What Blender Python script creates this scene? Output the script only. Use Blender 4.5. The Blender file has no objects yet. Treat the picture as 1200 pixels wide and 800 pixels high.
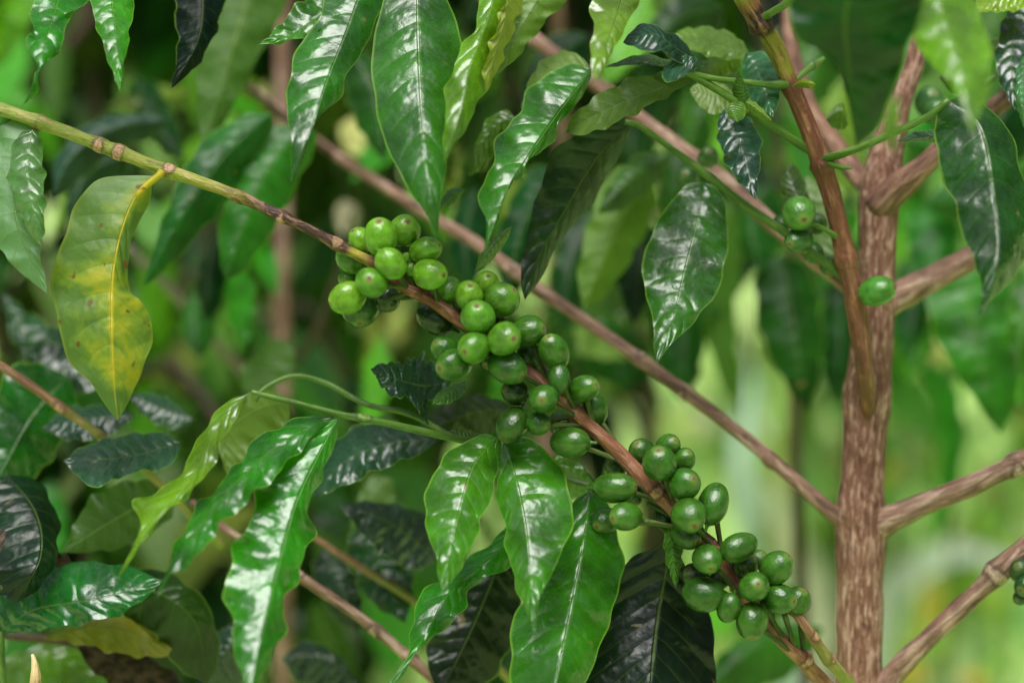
import bpy, bmesh, math, random
from mathutils import Vector, Matrix, Quaternion
random.seed(7)
C = bpy.context.scene.collection
scene = bpy.context.scene
R = math.radians

# ------------------------------------------------------------------ camera
D0 = 0.90                      # focus distance, metres
CAM_H, PITCH = 1.15, R(-11.0)
cam_d = bpy.data.cameras.new('camera'); cam = bpy.data.objects.new('camera', cam_d); C.objects.link(cam)
cam.location = (0, 0, CAM_H); cam.rotation_euler = (R(90) + PITCH, 0, 0)
cam_d.lens, cam_d.sensor_width = 72, 36
cam_d.clip_start, cam_d.clip_end = 0.02, 500
cam_d.dof.use_dof = True; cam_d.dof.focus_distance = D0 + 0.004; cam_d.dof.aperture_fstop = 2.7
scene.camera = cam
CAM = Vector((0, 0, CAM_H))
FW = Vector((0, math.cos(PITCH), math.sin(PITCH))); RT = Vector((1, 0, 0)); UP = RT.cross(FW)
PX = 0.25 * D0 / 600            # one photo pixel at the focus distance

def at(px, py, z=0.0):
    d = D0 + z
    return CAM + FW * d + RT * ((px - 600) / 600 * 0.25 * d) + UP * (-(py - 400) / 600 * 0.25 * d)

# ------------------------------------------------------------------ node helpers
def newmat(name):
    m = bpy.data.materials.new(name); m.use_nodes = True
    nt = m.node_tree; nt.nodes.clear(); return m, nt

class NT:
    def __init__(s, nt): s.nt = nt
    def n(s, t, **k):
        nd = s.nt.nodes.new(t)
        for a, v in k.items(): setattr(nd, a, v)
        return nd
    def l(s, a, b): s.nt.links.new(a, b)
    def put(s, sock, v):
        if hasattr(v, 'is_output') or isinstance(v, bpy.types.NodeSocket): s.l(v, sock)
        else: sock.default_value = v
    def math(s, op, a, b=0.0, c=0.0, clamp=False):
        nd = s.n('ShaderNodeMath', operation=op, use_clamp=clamp)
        s.put(nd.inputs[0], a); s.put(nd.inputs[1], b)
        if op in ('MULTIPLY_ADD', 'SMOOTH_MIN', 'COMPARE', 'WRAP'): s.put(nd.inputs[2], c)
        return nd.outputs[0]
    def rng(s, v, a, b, c=0.0, d=1.0, smooth=True):
        nd = s.n('ShaderNodeMapRange', interpolation_type='SMOOTHSTEP' if smooth else 'LINEAR')
        s.put(nd.inputs[0], v)
        for i, x in enumerate((a, b, c, d)): s.put(nd.inputs[i + 1], x)
        return nd.outputs[0]
    def mix(s, f, a, b, mode='MIX'):
        nd = s.n('ShaderNodeMix', data_type='RGBA', blend_type=mode)
        s.put(nd.inputs[0], f); s.put(nd.inputs[6], a); s.put(nd.inputs[7], b)
        return nd.outputs[2]
    def noise(s, vec, scale, detail=3, rough=.55, dist=0):
        nd = s.n('ShaderNodeTexNoise'); s.put(nd.inputs['Vector'], vec)
        nd.inputs['Scale'].default_value = scale; nd.inputs['Detail'].default_value = detail
        nd.inputs['Roughness'].default_value = rough; nd.inputs['Distortion'].default_value = dist
        return nd.outputs[0]
    def ramp(s, f, stops, interp='LINEAR'):
        nd = s.n('ShaderNodeValToRGB'); s.put(nd.inputs[0], f); cr = nd.color_ramp; cr.interpolation = interp
        while len(cr.elements) < len(stops): cr.elements.new(0.5)
        for e, (p, c) in zip(cr.elements, stops): e.position = p; e.color = (*c, 1)
        return nd.outputs[0]
    def bump(s, h, st, dist, normal=None):
        nd = s.n('ShaderNodeBump'); nd.inputs['Strength'].default_value = st; nd.inputs['Distance'].default_value = dist
        s.put(nd.inputs['Height'], h)
        if normal is not None: s.l(normal, nd.inputs['Normal'])
        return nd.outputs[0]

def rgb(r, g, b):               # sRGB 0-255 to linear
    f = lambda v: (v / 255 / 12.92) if v / 255 <= .04045 else ((v / 255 + .055) / 1.055) ** 2.4
    return (f(r), f(g), f(b))

# ------------------------------------------------------------------ materials
def leaf_material(name, mode='green'):
    m, nt = newmat(name); k = NT(nt)
    out = k.n('ShaderNodeOutputMaterial')
    uv = k.n('ShaderNodeUVMap').outputs[0]
    sp = k.n('ShaderNodeSeparateXYZ'); k.l(uv, sp.inputs[0])
    u = k.math('MULTIPLY_ADD', sp.outputs[0], 2.0, -1.0); v = sp.outputs[1]
    au = k.math('ABSOLUTE', u)
    oi = k.n('ShaderNodeObjectInfo'); rnd = oi.outputs['Random']
    tc = k.n('ShaderNodeTexCoord').outputs['Object']
    vm = k.n('ShaderNodeVectorMath', operation='ADD'); k.l(tc, vm.inputs[0])
    cmb = k.n('ShaderNodeCombineXYZ'); k.put(cmb.inputs[0], k.math('MULTIPLY', rnd, 7.3)); k.put(cmb.inputs[1], k.math('MULTIPLY', rnd, 3.1))
    k.l(cmb.outputs[0], vm.inputs[1]); pos = vm.outputs[0]
    big = k.noise(pos, 45, 3); fine = k.noise(pos, 420, 3); mid_n = k.noise(pos, 150, 3, .6, .4)
    # side veins
    ph = k.math('SUBTRACT', k.math('MULTIPLY', v, 10.0), k.math('MULTIPLY', k.math('POWER', au, 1.25), 1.35))
    ph = k.math('ADD', ph, k.math('MULTIPLY', k.math('SUBTRACT', big, .5), .35))
    fr = k.math('FRACT', ph)
    dist = k.math('ABSOLUTE', k.math('SUBTRACT', fr, .5))        # .5 on the vein
    vein = k.rng(dist, .435, .5)
    vein = k.math('MULTIPLY', vein, k.rng(au, .97, .55))
    rib = k.rng(au, k.math('MULTIPLY_ADD', v, -.026, .05), k.math('MULTIPLY_ADD', v, -.012, .018))
    margin = k.rng(au, .94, .985)
    base = oi.outputs['Color']
    shade = k.rng(big, .28, .72, .46, 1.08)
    cs = k.n('ShaderNodeVectorMath', operation='SCALE'); k.l(base, cs.inputs[0]); k.l(shade, cs.inputs[3])
    col = cs.outputs[0]
    light = k.mix(.5, base, (*rgb(150, 185, 70), 1))
    if mode == 'green':
        col = k.mix(k.math('MULTIPLY', k.math('MULTIPLY', vein, k.rng(mid_n, .3, .7, .3, 1)), .13), col, light)
        col = k.mix(k.math('MULTIPLY', rib, .3), col, light)
        col = k.mix(k.math('MULTIPLY', margin, .6), col, light)
        sn = k.noise(pos, 95, 2, .5)
        col = k.mix(k.rng(sn, .735, .765, 0, .6), col, (*rgb(120, 105, 60), 1))
    elif mode == 'yellow':
        side = k.rng(u, .10, .75)                                 # right half yellower
        near = k.rng(au, .75, .0)
        low = k.rng(v, .25, .62)
        a = k.math('ADD', k.math('MULTIPLY', near, .5), k.math('MULTIPLY', k.math('MULTIPLY', side, low), .4))
        a = k.math('ADD', a, k.math('MULTIPLY', k.math('SUBTRACT', k.noise(pos, 30, 4, .6, .6), .5), 2.6))
        a = k.math('ADD', a, k.math('MULTIPLY', k.math('SUBTRACT', mid_n, .5), .8))
        a = k.math('SUBTRACT', a, k.math('MULTIPLY', k.rng(v, .78, 1.), .35))
        a = k.math('ADD', a, k.math('MULTIPLY', vein, -.12))
        yel = k.ramp(a, [(0, rgb(78, 108, 46)), (.32, rgb(108, 132, 42)), (.66, rgb(146, 148, 36)), (1, rgb(178, 160, 28))])
        grey = k.math('MULTIPLY', k.rng(v, .38, .05), k.rng(u, .35, -.3))
        col = k.mix(k.math('MULTIPLY', grey, .7), yel, (*rgb(112, 140, 96), 1))
        col = k.mix(k.rng(au, .055, .015, 0, .6), col, (*rgb(204, 182, 44), 1))
        col = k.mix(k.rng(au, .93, .98, 0, .5), col, (*rgb(122, 132, 50), 1))
        sn = k.noise(pos, 120, 2, .5)
        col = k.mix(k.rng(sn, .65, .69, 0, .85), col, (*rgb(98, 70, 30), 1))
        sn2 = k.noise(pos, 78, 3, .55)
        col = k.mix(k.rng(sn2, .70, .735, 0, .9), col, (*rgb(176, 140, 122), 1))
    elif mode == 'scarred':
        col = k.mix(k.math('MULTIPLY', vein, .1), col, light)
        col = k.mix(k.math('MULTIPLY', rib, .25), col, light)
        sn = k.noise(pos, 70, 4, .6, 1.2)
        col = k.mix(k.rng(sn, .66, .69, 0, .8), col, (*rgb(104, 92, 74), 1))
    elif mode == 'dry':
        st = k.noise(pos, 200, 4, .6)
        col = k.mix(k.rng(st, .35, .7, 0, .6), col, (*rgb(120, 95, 80), 1))
        col = k.mix(k.math('MULTIPLY', vein, .3), col, (*rgb(60, 40, 32), 1))
    geo = k.n('ShaderNodeNewGeometry')
    under = k.mix(.3, base, (*rgb(84, 118, 36), 1))
    under = k.mix(k.math('MULTIPLY', rib, .6), under, (*rgb(120, 150, 66), 1))
    under = k.mix(k.math('MULTIPLY', vein, .2), under, (*rgb(120, 150, 66), 1))
    if mode == 'dry': under = col
    col = k.mix(geo.outputs['Backfacing'], col, under)
    # relief: blades puff up between sunken veins, fine crinkle
    puff = k.math('SUBTRACT', 1.0, k.math('POWER', k.math('MULTIPLY', dist, 2.0), 2.2))
    h = k.math('MULTIPLY', puff, k.math('MULTIPLY', k.rng(au, 1.0, .5, .3, 1), k.rng(big, .35, .7, .2, .95)))
    h = k.math('ADD', h, k.math('MULTIPLY', mid_n, .42))
    h = k.math('ADD', h, k.math('MULTIPLY', big, 2.2))
    h = k.math('ADD', h, k.math('MULTIPLY', fine, .13))
    h = k.math('SUBTRACT', h, k.math('MULTIPLY', rib, .7))
    nb = k.bump(h, .7, .0011)
    p = k.n('ShaderNodeBsdfPrincipled')
    k.l(col, p.inputs['Base Color']); k.l(nb, p.inputs['Normal'])
    rough = k.math('ADD', k.rng(mid_n, .3, .75, .21, .36), k.math('MULTIPLY_ADD', oi.outputs['Alpha'], -.14, .14))
    if mode == 'dry': rough = .7
    elif mode == 'yellow': rough = k.rng(mid_n, .3, .75, .38, .55)
    rough = k.mix(geo.outputs['Backfacing'], k_grey(k, rough), (.55, .55, .55, 1))
    k.l(rough, p.inputs['Roughness'])
    k.l(k.math('MULTIPLY', oi.outputs['Alpha'], .92 if mode not in ('dry', 'yellow') else .3), p.inputs['Specular IOR Level'])
    tr = k.n('ShaderNodeBsdfTranslucent')
    tcol = k.n('ShaderNodeVectorMath', operation='MULTIPLY'); k.l(col, tcol.inputs[0]); tcol.inputs[1].default_value = (2.0, 1.75, .5) if mode != 'dry' else (1, 1, 1)
    k.l(tcol.outputs[0], tr.inputs['Color']); k.l(nb, tr.inputs['Normal'])
    mx = k.n('ShaderNodeMixShader'); mx.inputs[0].default_value = .29 if mode != 'dry' else .1
    k.l(p.outputs[0], mx.inputs[1]); k.l(tr.outputs[0], mx.inputs[2]); k.l(mx.outputs[0], out.inputs[0])
    return m

def k_grey(k, s):
    if not isinstance(s, bpy.types.NodeSocket): return (s, s, s, 1)
    c = k.n('ShaderNodeCombineXYZ')
    for i in range(3): k.l(s, c.inputs[i])
    return c.outputs[0]

def bark_material(name, along, pale, dark, streak=.6, scale=1.0, rough=.65, bump=.6, green=False):
    m, nt = newmat(name); k = NT(nt)
    out = k.n('ShaderNodeOutputMaterial'); p = k.n('ShaderNodeBsdfPrincipled')
    at_ = k.n('ShaderNodeAttribute', attribute_name='rest').outputs['Vector']
    t = k.n('ShaderNodeAttribute', attribute_name='t').outputs['Fac']
    mark = k.n('ShaderNodeAttribute', attribute_name='mark').outputs['Fac']
    mp = k.n('ShaderNodeMapping'); k.l(at_, mp.inputs[0]); mp.inputs['Scale'].default_value = (1, 1, .16)
    mp2 = k.n('ShaderNodeMapping'); k.l(at_, mp2.inputs[0]); mp2.inputs['Scale'].default_value = (1, 1, .35)
    s1 = k.noise(mp.outputs[0], 330 * scale, 5, .62, .3)
    s2 = k.noise(mp2.outputs[0], 130 * scale, 4, .6, .4)
    s3 = k.noise(at_, 520 * scale, 3, .6)
    blot = k.noise(at_, 55 * scale, 3, .55)
    tt = k.math('ADD', t, k.math('MULTIPLY', k.math('SUBTRACT', s2, .5), .03))
    col = k.ramp(tt, along)
    col = k.mix(k.math('MULTIPLY', k.rng(s1, .50, .66), streak), col, (*pale, 1))
    col = k.mix(k.math('MULTIPLY', k.rng(s1, .48, .34), streak * 1.1), col, (*dark, 1))
    col = k.mix(k.math('MULTIPLY', k.rng(s2, .56, .68), streak * .8), col, (*pale, 1))
    col = k.mix(k.math('MULTIPLY', k.rng(blot, .5, .72), streak * .55), col, (*dark, 1))
    sp = k.noise(at_, 900, 2); col = k.mix(k.rng(sp, .66, .72, 0, .35 * streak), col, (*pale, 1))
    mk = k.math('ADD', mark, k.math('MULTIPLY', k.math('SUBTRACT', s2, .5), .9))
    col = k.mix(k.math('MULTIPLY', k.rng(mk, .2, .5), k.rng(mark, .05, .25, 0, .6)), col, (*dark, 1))
    col = k.mix(k.math('MULTIPLY', k.rng(mk, .5, .72), k.rng(mark, .3, .5, 0, .9)), col, k.mix(k.rng(s3, .4, .6), (*[c * .55 for c in pale], 1), (*pale, 1)))
    k.l(col, p.inputs['Base Color']); p.inputs['Roughness'].default_value = rough
    p.inputs['Specular IOR Level'].default_value = .35
    h = k.math('ADD', k.math('MULTIPLY', s1, 1.0), k.math('MULTIPLY', s3, .35)); h = k.math('ADD', h, k.math('MULTIPLY', s2, .8))
    cr_ = k.n('ShaderNodeTexVoronoi', feature='DISTANCE_TO_EDGE'); k.l(mp.outputs[0], cr_.inputs['Vector']); cr_.inputs['Scale'].default_value = 260 * scale
    h = k.math('ADD', h, k.math('MULTIPLY', k.rng(cr_.outputs['Distance'], 0, .12), .15))
    k.l(k.bump(h, bump, .0026), p.inputs['Normal'])
    k.l(p.outputs[0], out.inputs[0]); return m

def berry_material():
    m, nt = newmat('green_berry_skin'); k = NT(nt)
    out = k.n('ShaderNodeOutputMaterial'); p = k.n('ShaderNodeBsdfPrincipled')
    oi = k.n('ShaderNodeObjectInfo'); base = oi.outputs['Color']; rnd = oi.outputs['Random']
    tc = k.n('ShaderNodeTexCoord').outputs['Object']
    sp = k.n('ShaderNodeSeparateXYZ'); k.l(tc, sp.inputs[0])
    x, y, z = sp.outputs
    r = k.math('SQRT', k.math('ADD', k.math('MULTIPLY', x, x), k.math('MULTIPLY', y, y)))
    ang = k.math('ARCTAN2', y, x)
    cmb = k.n('ShaderNodeCombineXYZ'); k.put(cmb.inputs[0], k.math('COSINE', ang)); k.put(cmb.inputs[1], k.math('SINE', ang)); k.put(cmb.inputs[2], k.math('MULTIPLY_ADD', z, .25, k.math('MULTIPLY', rnd, 20)))
    off = k.n('ShaderNodeVectorMath', operation='ADD'); k.l(tc, off.inputs[0])
    c2 = k.n('ShaderNodeCombineXYZ'); k.put(c2.inputs[0], k.math('MULTIPLY', rnd, 31)); k.put(c2.inputs[1], k.math('MULTIPLY', rnd, 17)); k.l(c2.outputs[0], off.inputs[1])
    mer = k.noise(cmb.outputs[0], 3.2, 3, .6); blot = k.noise(off.outputs[0], 1.6, 3); fine = k.noise(off.outputs[0], 9, 3)
    sc = k.n('ShaderNodeVectorMath', operation='SCALE'); k.l(base, sc.inputs[0]); k.l(k.rng(blot, .3, .7, .7, 1.25), sc.inputs[3])
    col = sc.outputs[0]
    pale = k.mix(.45, base, (*rgb(168, 190, 92), 1))
    col = k.mix(k.rng(mer, .54, .74, 0, .17), col, pale)
    sp2 = k.noise(off.outputs[0], 26, 2); col = k.mix(k.rng(sp2, .68, .74, 0, .35), col, pale)
    # paler shoulder near the scar, then the corky scar itself
    up = k.math('GREATER_THAN', z, 0)
    rr = k.math('ADD', r, k.math('MULTIPLY', k.math('SUBTRACT', fine, .5), k.math('MULTIPLY_ADD', rnd, .16, .07)))
    rr = k.math('ADD', rr, k.math('MULTIPLY', k.math('SUBTRACT', blot, .5), k.math('MULTIPLY', rnd, .5)))
    col = k.mix(k.math('MULTIPLY', up, k.rng(rr, .55, .2, 0, .4)), col, pale)
    scar = k.math('MULTIPLY', up, k.rng(rr, .22, .14))
    cork = k.mix(k.rng(fine, .4, .62), (*rgb(92, 76, 40), 1), (*rgb(142, 122, 80), 1))
    col = k.mix(k.math('MULTIPLY', scar, k.math('MULTIPLY_ADD', rnd, .6, .25)), col, cork)
    eye = k.math('MULTIPLY', up, k.rng(r, .085, .05)); col = k.mix(eye, col, (*rgb(70, 44, 28), 1))
    ring = k.math('MULTIPLY', up, k.rng(k.math('ABSOLUTE', k.math('SUBTRACT', r, .15)), .05, .02)); col = k.mix(k.math('MULTIPLY', ring, .5), col, (*rgb(96, 66, 44), 1))
    k.l(col, p.inputs['Base Color'])
    k.l(k.rng(scar, 0, 1, .2, .7), p.inputs['Roughness'])
    p.inputs['Specular IOR Level'].default_value = .5
    p.inputs['Subsurface Weight'].default_value = .12; p.inputs['Subsurface Radius'].default_value = (.3, .6, .12); p.inputs['Subsurface Scale'].default_value = .003
    h = k.math('ADD', k.math('MULTIPLY', mer, .5), k.math('MULTIPLY', k.noise(off.outputs[0], 5, 3), .8)); h = k.math('ADD', h, k.math('MULTIPLY', k.math('MULTIPLY', scar, fine), 1.2))
    k.l(k.bump(h, .35, .0012), p.inputs['Normal'])
    k.l(p.outputs[0], out.inputs[0]); return m

def plain(name, col, rough=.5, var=.35, scale=80, trans=0.0, use_obj=False):
    m, nt = newmat(name); k = NT(nt)
    out = k.n('ShaderNodeOutputMaterial'); p = k.n('ShaderNodeBsdfPrincipled')
    pos = k.n('ShaderNodeNewGeometry').outputs['Position']
    n = k.noise(pos, scale, 4)
    c = k.n('ShaderNodeObjectInfo').outputs['Color'] if use_obj else (*col, 1)
    sc = k.n('ShaderNodeVectorMath', operation='SCALE')
    if use_obj: k.l(c, sc.inputs[0])
    else: sc.inputs[0].default_value = col
    k.l(k.rng(n, .3, .7, 1 - var, 1 + var), sc.inputs[3]); k.l(sc.outputs[0], p.inputs['Base Color'])
    p.inputs['Roughness'].default_value = rough
    k.l(k.bump(n, .4, .002), p.inputs['Normal'])
    if trans:
        tr = k.n('ShaderNodeBsdfTranslucent'); k.l(sc.outputs[0], tr.inputs[0])
        mx = k.n('ShaderNodeMixShader'); mx.inputs[0].default_value = trans
        k.l(p.outputs[0], mx.inputs[1]); k.l(tr.outputs[0], mx.inputs[2]); k.l(mx.outputs[0], out.inputs[0])
    else: k.l(p.outputs[0], out.inputs[0])
    return m

LEAF = leaf_material('leaf_blade'); YLEAF = leaf_material('yellowing_leaf_blade', 'yellow')
SLEAF = leaf_material('scarred_leaf_blade', 'scarred'); DLEAF = leaf_material('dry_leaf_blade', 'dry')
BERRY = berry_material()
PALE, DARK = rgb(196, 164, 138), rgb(74, 46, 36)
TRUNK = bark_material('trunk_bark', [(0, rgb(146, 106, 86)), (.5, rgb(150, 108, 88)), (.72, rgb(130, 90, 72)), (1, rgb(100, 66, 50))], rgb(200, 166, 146), rgb(80, 48, 36), .8, 1.8, .75, .8)
BARK = bark_material('branch_bark', [(0, rgb(136, 104, 88)), (1, rgb(124, 92, 76))], rgb(190, 164, 144), rgb(62, 42, 34), .7, 1.0, .65, .8)
FRUITBARK = bark_material('fruiting_branch_bark', [(0, rgb(124, 142, 60)), (.20, rgb(132, 142, 46)), (.25, rgb(120, 112, 40)), (.275, rgb(52, 30, 26)), (.352, rgb(66, 38, 30)), (.358, rgb(150, 146, 36)), (.37, rgb(146, 132, 36)), (.376, rgb(104, 58, 38)), (.55, rgb(122, 76, 52)), (.75, rgb(146, 100, 76)), (1, rgb(128, 80, 58))], rgb(188, 146, 116), rgb(64, 38, 28), .5, 1.7, .45, .45)
SIDEBARK = bark_material('side_stem_bark', [(0, rgb(112, 72, 50)), (.55, rgb(104, 62, 44)), (.735, rgb(96, 54, 40)), (.755, rgb(122, 116, 40)), (.835, rgb(116, 110, 36)), (.845, rgb(30, 20, 16)), (.892, rgb(34, 22, 16)), (.90, rgb(110, 74, 46)), (.915, rgb(116, 90, 44)), (.93, rgb(134, 140, 50))], rgb(170, 124, 92), rgb(62, 36, 26), .5, 1.0, .55, .6)
DBARK = bark_material('old_branch_bark', [(0, rgb(112, 80, 64)), (1, rgb(104, 72, 58))], rgb(170, 136, 112), rgb(56, 36, 28), .65, 1.0, .7, .8)
TWIG = bark_material('green_twig_skin', [(0, rgb(66, 98, 32)), (1, rgb(74, 108, 38))], rgb(112, 138, 70), rgb(38, 56, 24), .5, 1.2, .4, .2)
YTWIG = bark_material('green_brown_twig_skin', [(0, rgb(116, 84, 58)), (.25, rgb(116, 84, 58)), (.38, rgb(112, 116, 50)), (1, rgb(134, 150, 58))], rgb(180, 140, 110), rgb(92, 52, 36), .5, 1.0, .5, .4)
STALK = bark_material('berry_stalk_skin', [(0, rgb(66, 78, 34)), (1, rgb(56, 84, 28))], rgb(110, 116, 60), rgb(44, 36, 22), .6)
DTWIG = bark_material('dark_twig_skin', [(0, rgb(66, 46, 36)), (1, rgb(56, 60, 34))], rgb(110, 86, 66), rgb(34, 24, 18), .5, 1.0, .6, .4)

# ------------------------------------------------------------------ things
def tag(o, label=None, cat=None, group=None, kind=None):
    for n, v in (('label', label), ('category', cat), ('group', group), ('kind', kind)):
        if v: o[n] = v
    return o
ROOTW = {}
def thing(name, label, cat, loc, group=None):
    o = bpy.data.objects.new(name, None); C.objects.link(o); o.location = loc; o.empty_display_size = .02
    ROOTW[o.name] = Vector(loc); return tag(o, label, cat, group, 'thing')
def link(name, me, parent, world, mat=None):
    o = bpy.data.objects.new(name, me); C.objects.link(o)
    if mat and not me.materials: me.materials.append(mat)
    if parent is not None:
        o.parent = parent; o.location = Vector(world) - ROOTW[parent.name]
    else: o.location = world
    ROOTW[o.name] = Vector(world); return o

def catmull(pts, n):
    """resample a polyline of tuples to n points evenly by length along a Catmull-Rom curve"""
    P = [Vector(p) for p in pts]
    if len(P) == 2: dense = [P[0].lerp(P[1], i / 40) for i in range(41)]
    else:
        Q = [P[0] * 2 - P[1]] + P + [P[-1] * 2 - P[-2]]; dense = []
        for i in range(1, len(Q) - 2):
            a, b, c, d = Q[i - 1:i + 3]
            for j in range(16):
                t = j / 16
                dense.append(.5 * ((2 * b) + (c - a) * t + (2 * a - 5 * b + 4 * c - d) * t * t + (3 * b - a - 3 * c + d) * t ** 3))
        dense.append(P[-1].copy())
    L = [0]
    for a, b in zip(dense, dense[1:]): L.append(L[-1] + (b - a).length)
    res, j = [], 0
    for i in range(n):
        s = L[-1] * i / (n - 1)
        while j < len(L) - 2 and L[j + 1] < s: j += 1
        f = (s - L[j]) / max(L[j + 1] - L[j], 1e-12)
        res.append(dense[j].lerp(dense[j + 1], min(max(f, 0), 1)))
    return res

# ------------------------------------------------------------------ tubes
def tube_mesh(name, pts, rad, seg=14, step=.003, nodes=(), jitter=.04, endcap=True, nodegain=.28, nodelen=.004):
    """pts: world points; rad: radii (metres), same count"""
    L = sum((Vector(b) - Vector(a)).length for a, b in zip(pts, pts[1:]))
    n = max(8, min(260, int(L / step)))
    c4 = [Vector((*p, r)) for p, r in zip(pts, rad)]
    # resample position and radius together
    path = catmull([tuple(p) for p in pts], n)
    cum = [0]
    for a, b in zip(pts, pts[1:]): cum.append(cum[-1] + (Vector(b) - Vector(a)).length)
    def radius(t):
        s = t * cum[-1]
        for i in range(len(cum) - 1):
            if s <= cum[i + 1] or i == len(cum) - 2:
                f = (s - cum[i]) / max(cum[i + 1] - cum[i], 1e-9); f = min(max(f, 0), 1); f = f * f * (3 - 2 * f)
                return rad[i] + (rad[i + 1] - rad[i]) * f
    verts, faces, rest, tt, mk = [], [], [], [], []
    rg = random.Random(hash(name) % 1000 + int(L * 1e5))
    ph = [rg.random() * 6.28 for _ in range(6)]
    tan = (path[1] - path[0]).normalized(); nrm = tan.orthogonal().normalized()
    s0 = rg.random() * 3; nd_ph = 0
    for i, p in enumerate(path):
        t = i / (n - 1)
        tn = (path[min(i + 1, n - 1)] - path[max(i - 1, 0)]).normalized()
        q = tan.rotation_difference(tn); nrm = (q @ nrm).normalized(); tan = tn; bi = tan.cross(nrm)
        r = radius(t); s = t * L; mark = 0; lump = 0
        for nd in nodes:
            g = math.exp(-((s - nd * L) / nodelen) ** 2); r *= 1 + nodegain * g; nd_ph = nd if g > .2 else nd_ph
            mark = max(mark, math.exp(-((s - nd * L) / (nodelen * .95)) ** 2)); lump = g * .5
        for j in range(seg):
            a = 2 * math.pi * j / seg
            rr = r * (1 + lump * nodegain * 2 * math.sin(a + ph[4] + nd_ph * 9) + jitter * (math.sin(s * 190 + ph[0] + 2 * a) + math.sin(s * 83 + ph[1] - a) + .6 * math.sin(s * 410 + ph[2] + 3 * a) + .5 * math.sin(5 * a + ph[3] + s * 30)))
            verts.append(p + (nrm * math.cos(a) + bi * math.sin(a)) * rr)
            rest.append((math.cos(a) * r, math.sin(a) * r, s + s0)); tt.append(t); mk.append(mark * (.28 + .72 * (.5 + .5 * math.sin(a + nd_ph * 37)) ** .8))
    for i in range(n - 1):
        for j in range(seg):
            a, b = i * seg + j, i * seg + (j + 1) % seg
            faces.append((a, b, b + seg, a + seg))
    if endcap:
        for i in (0, n - 1):
            verts.append(path[i] + (-1 if i == 0 else 1) * (path[1] - path[0] if i == 0 else path[-1] - path[-2]).normalized() * radius(i / (n - 1)) * .4)
            rest.append((0, 0, i * .003)); tt.append(0 if i == 0 else 1); mk.append(0)
            c = len(verts) - 1
            for j in range(seg):
                a, b = i * seg + j, i * seg + (j + 1) % seg
                faces.append((b, a, c) if i == 0 else (a, b, c))
    return verts, faces, rest, tt, mk

def build_tube(name, parent, world_pts, rads, mat, origin=None, **kw):
    v, f, rest, tt, mk = tube_mesh(name, world_pts, rads, **kw)
    o = Vector(origin) if origin is not None else Vector(world_pts[0])
    me = bpy.data.meshes.new(name); me.from_pydata([p - o for p in v], [], f); me.update()
    me.attributes.new('rest', 'FLOAT_VECTOR', 'POINT').data.foreach_set('vector', [c for p in rest for c in p])
    me.attributes.new('t', 'FLOAT', 'POINT').data.foreach_set('value', tt)
    me.attributes.new('mark', 'FLOAT', 'POINT').data.foreach_set('value', mk)
    me.polygons.foreach_set('use_smooth', [True] * len(me.polygons))
    return link(name, me, parent, o, mat)

def stem(name, parent, pts, mat, label=None, **kw):
    """pts: (px, py, z, radius px)"""
    w = [at(p[0], p[1], p[2]) for p in pts]
    r = [p[3] * PX * (D0 + p[2]) / D0 for p in pts]
    o = build_tube(name, parent, w, r, mat, **kw)
    if label: o['label'] = label
    return o

# ------------------------------------------------------------------ leaves traced from the view
def grid_mesh(name, rows, uvs, under=False):
    n, m = len(rows), len(rows[0])
    v = [p for r in rows for p in r]; f = []
    for i in range(n - 1):
        for j in range(m - 1):
            a = i * m + j; q = (a, a + m, a + m + 1, a + 1)
            f.append(q if not under else q[::-1])
    me = bpy.data.meshes.new(name); me.from_pydata(v, [], f); me.update()
    ul = me.uv_layers.new(name='UVMap')
    flat = [uvs[i // m][i % m] for i in range(n * m)]
    dat = []
    for p in me.polygons:
        for vi in p.vertices: dat += flat[vi]
    ul.data.foreach_set('uv', dat)
    me.polygons.foreach_set('use_smooth', [True] * len(me.polygons))
    return me

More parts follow.
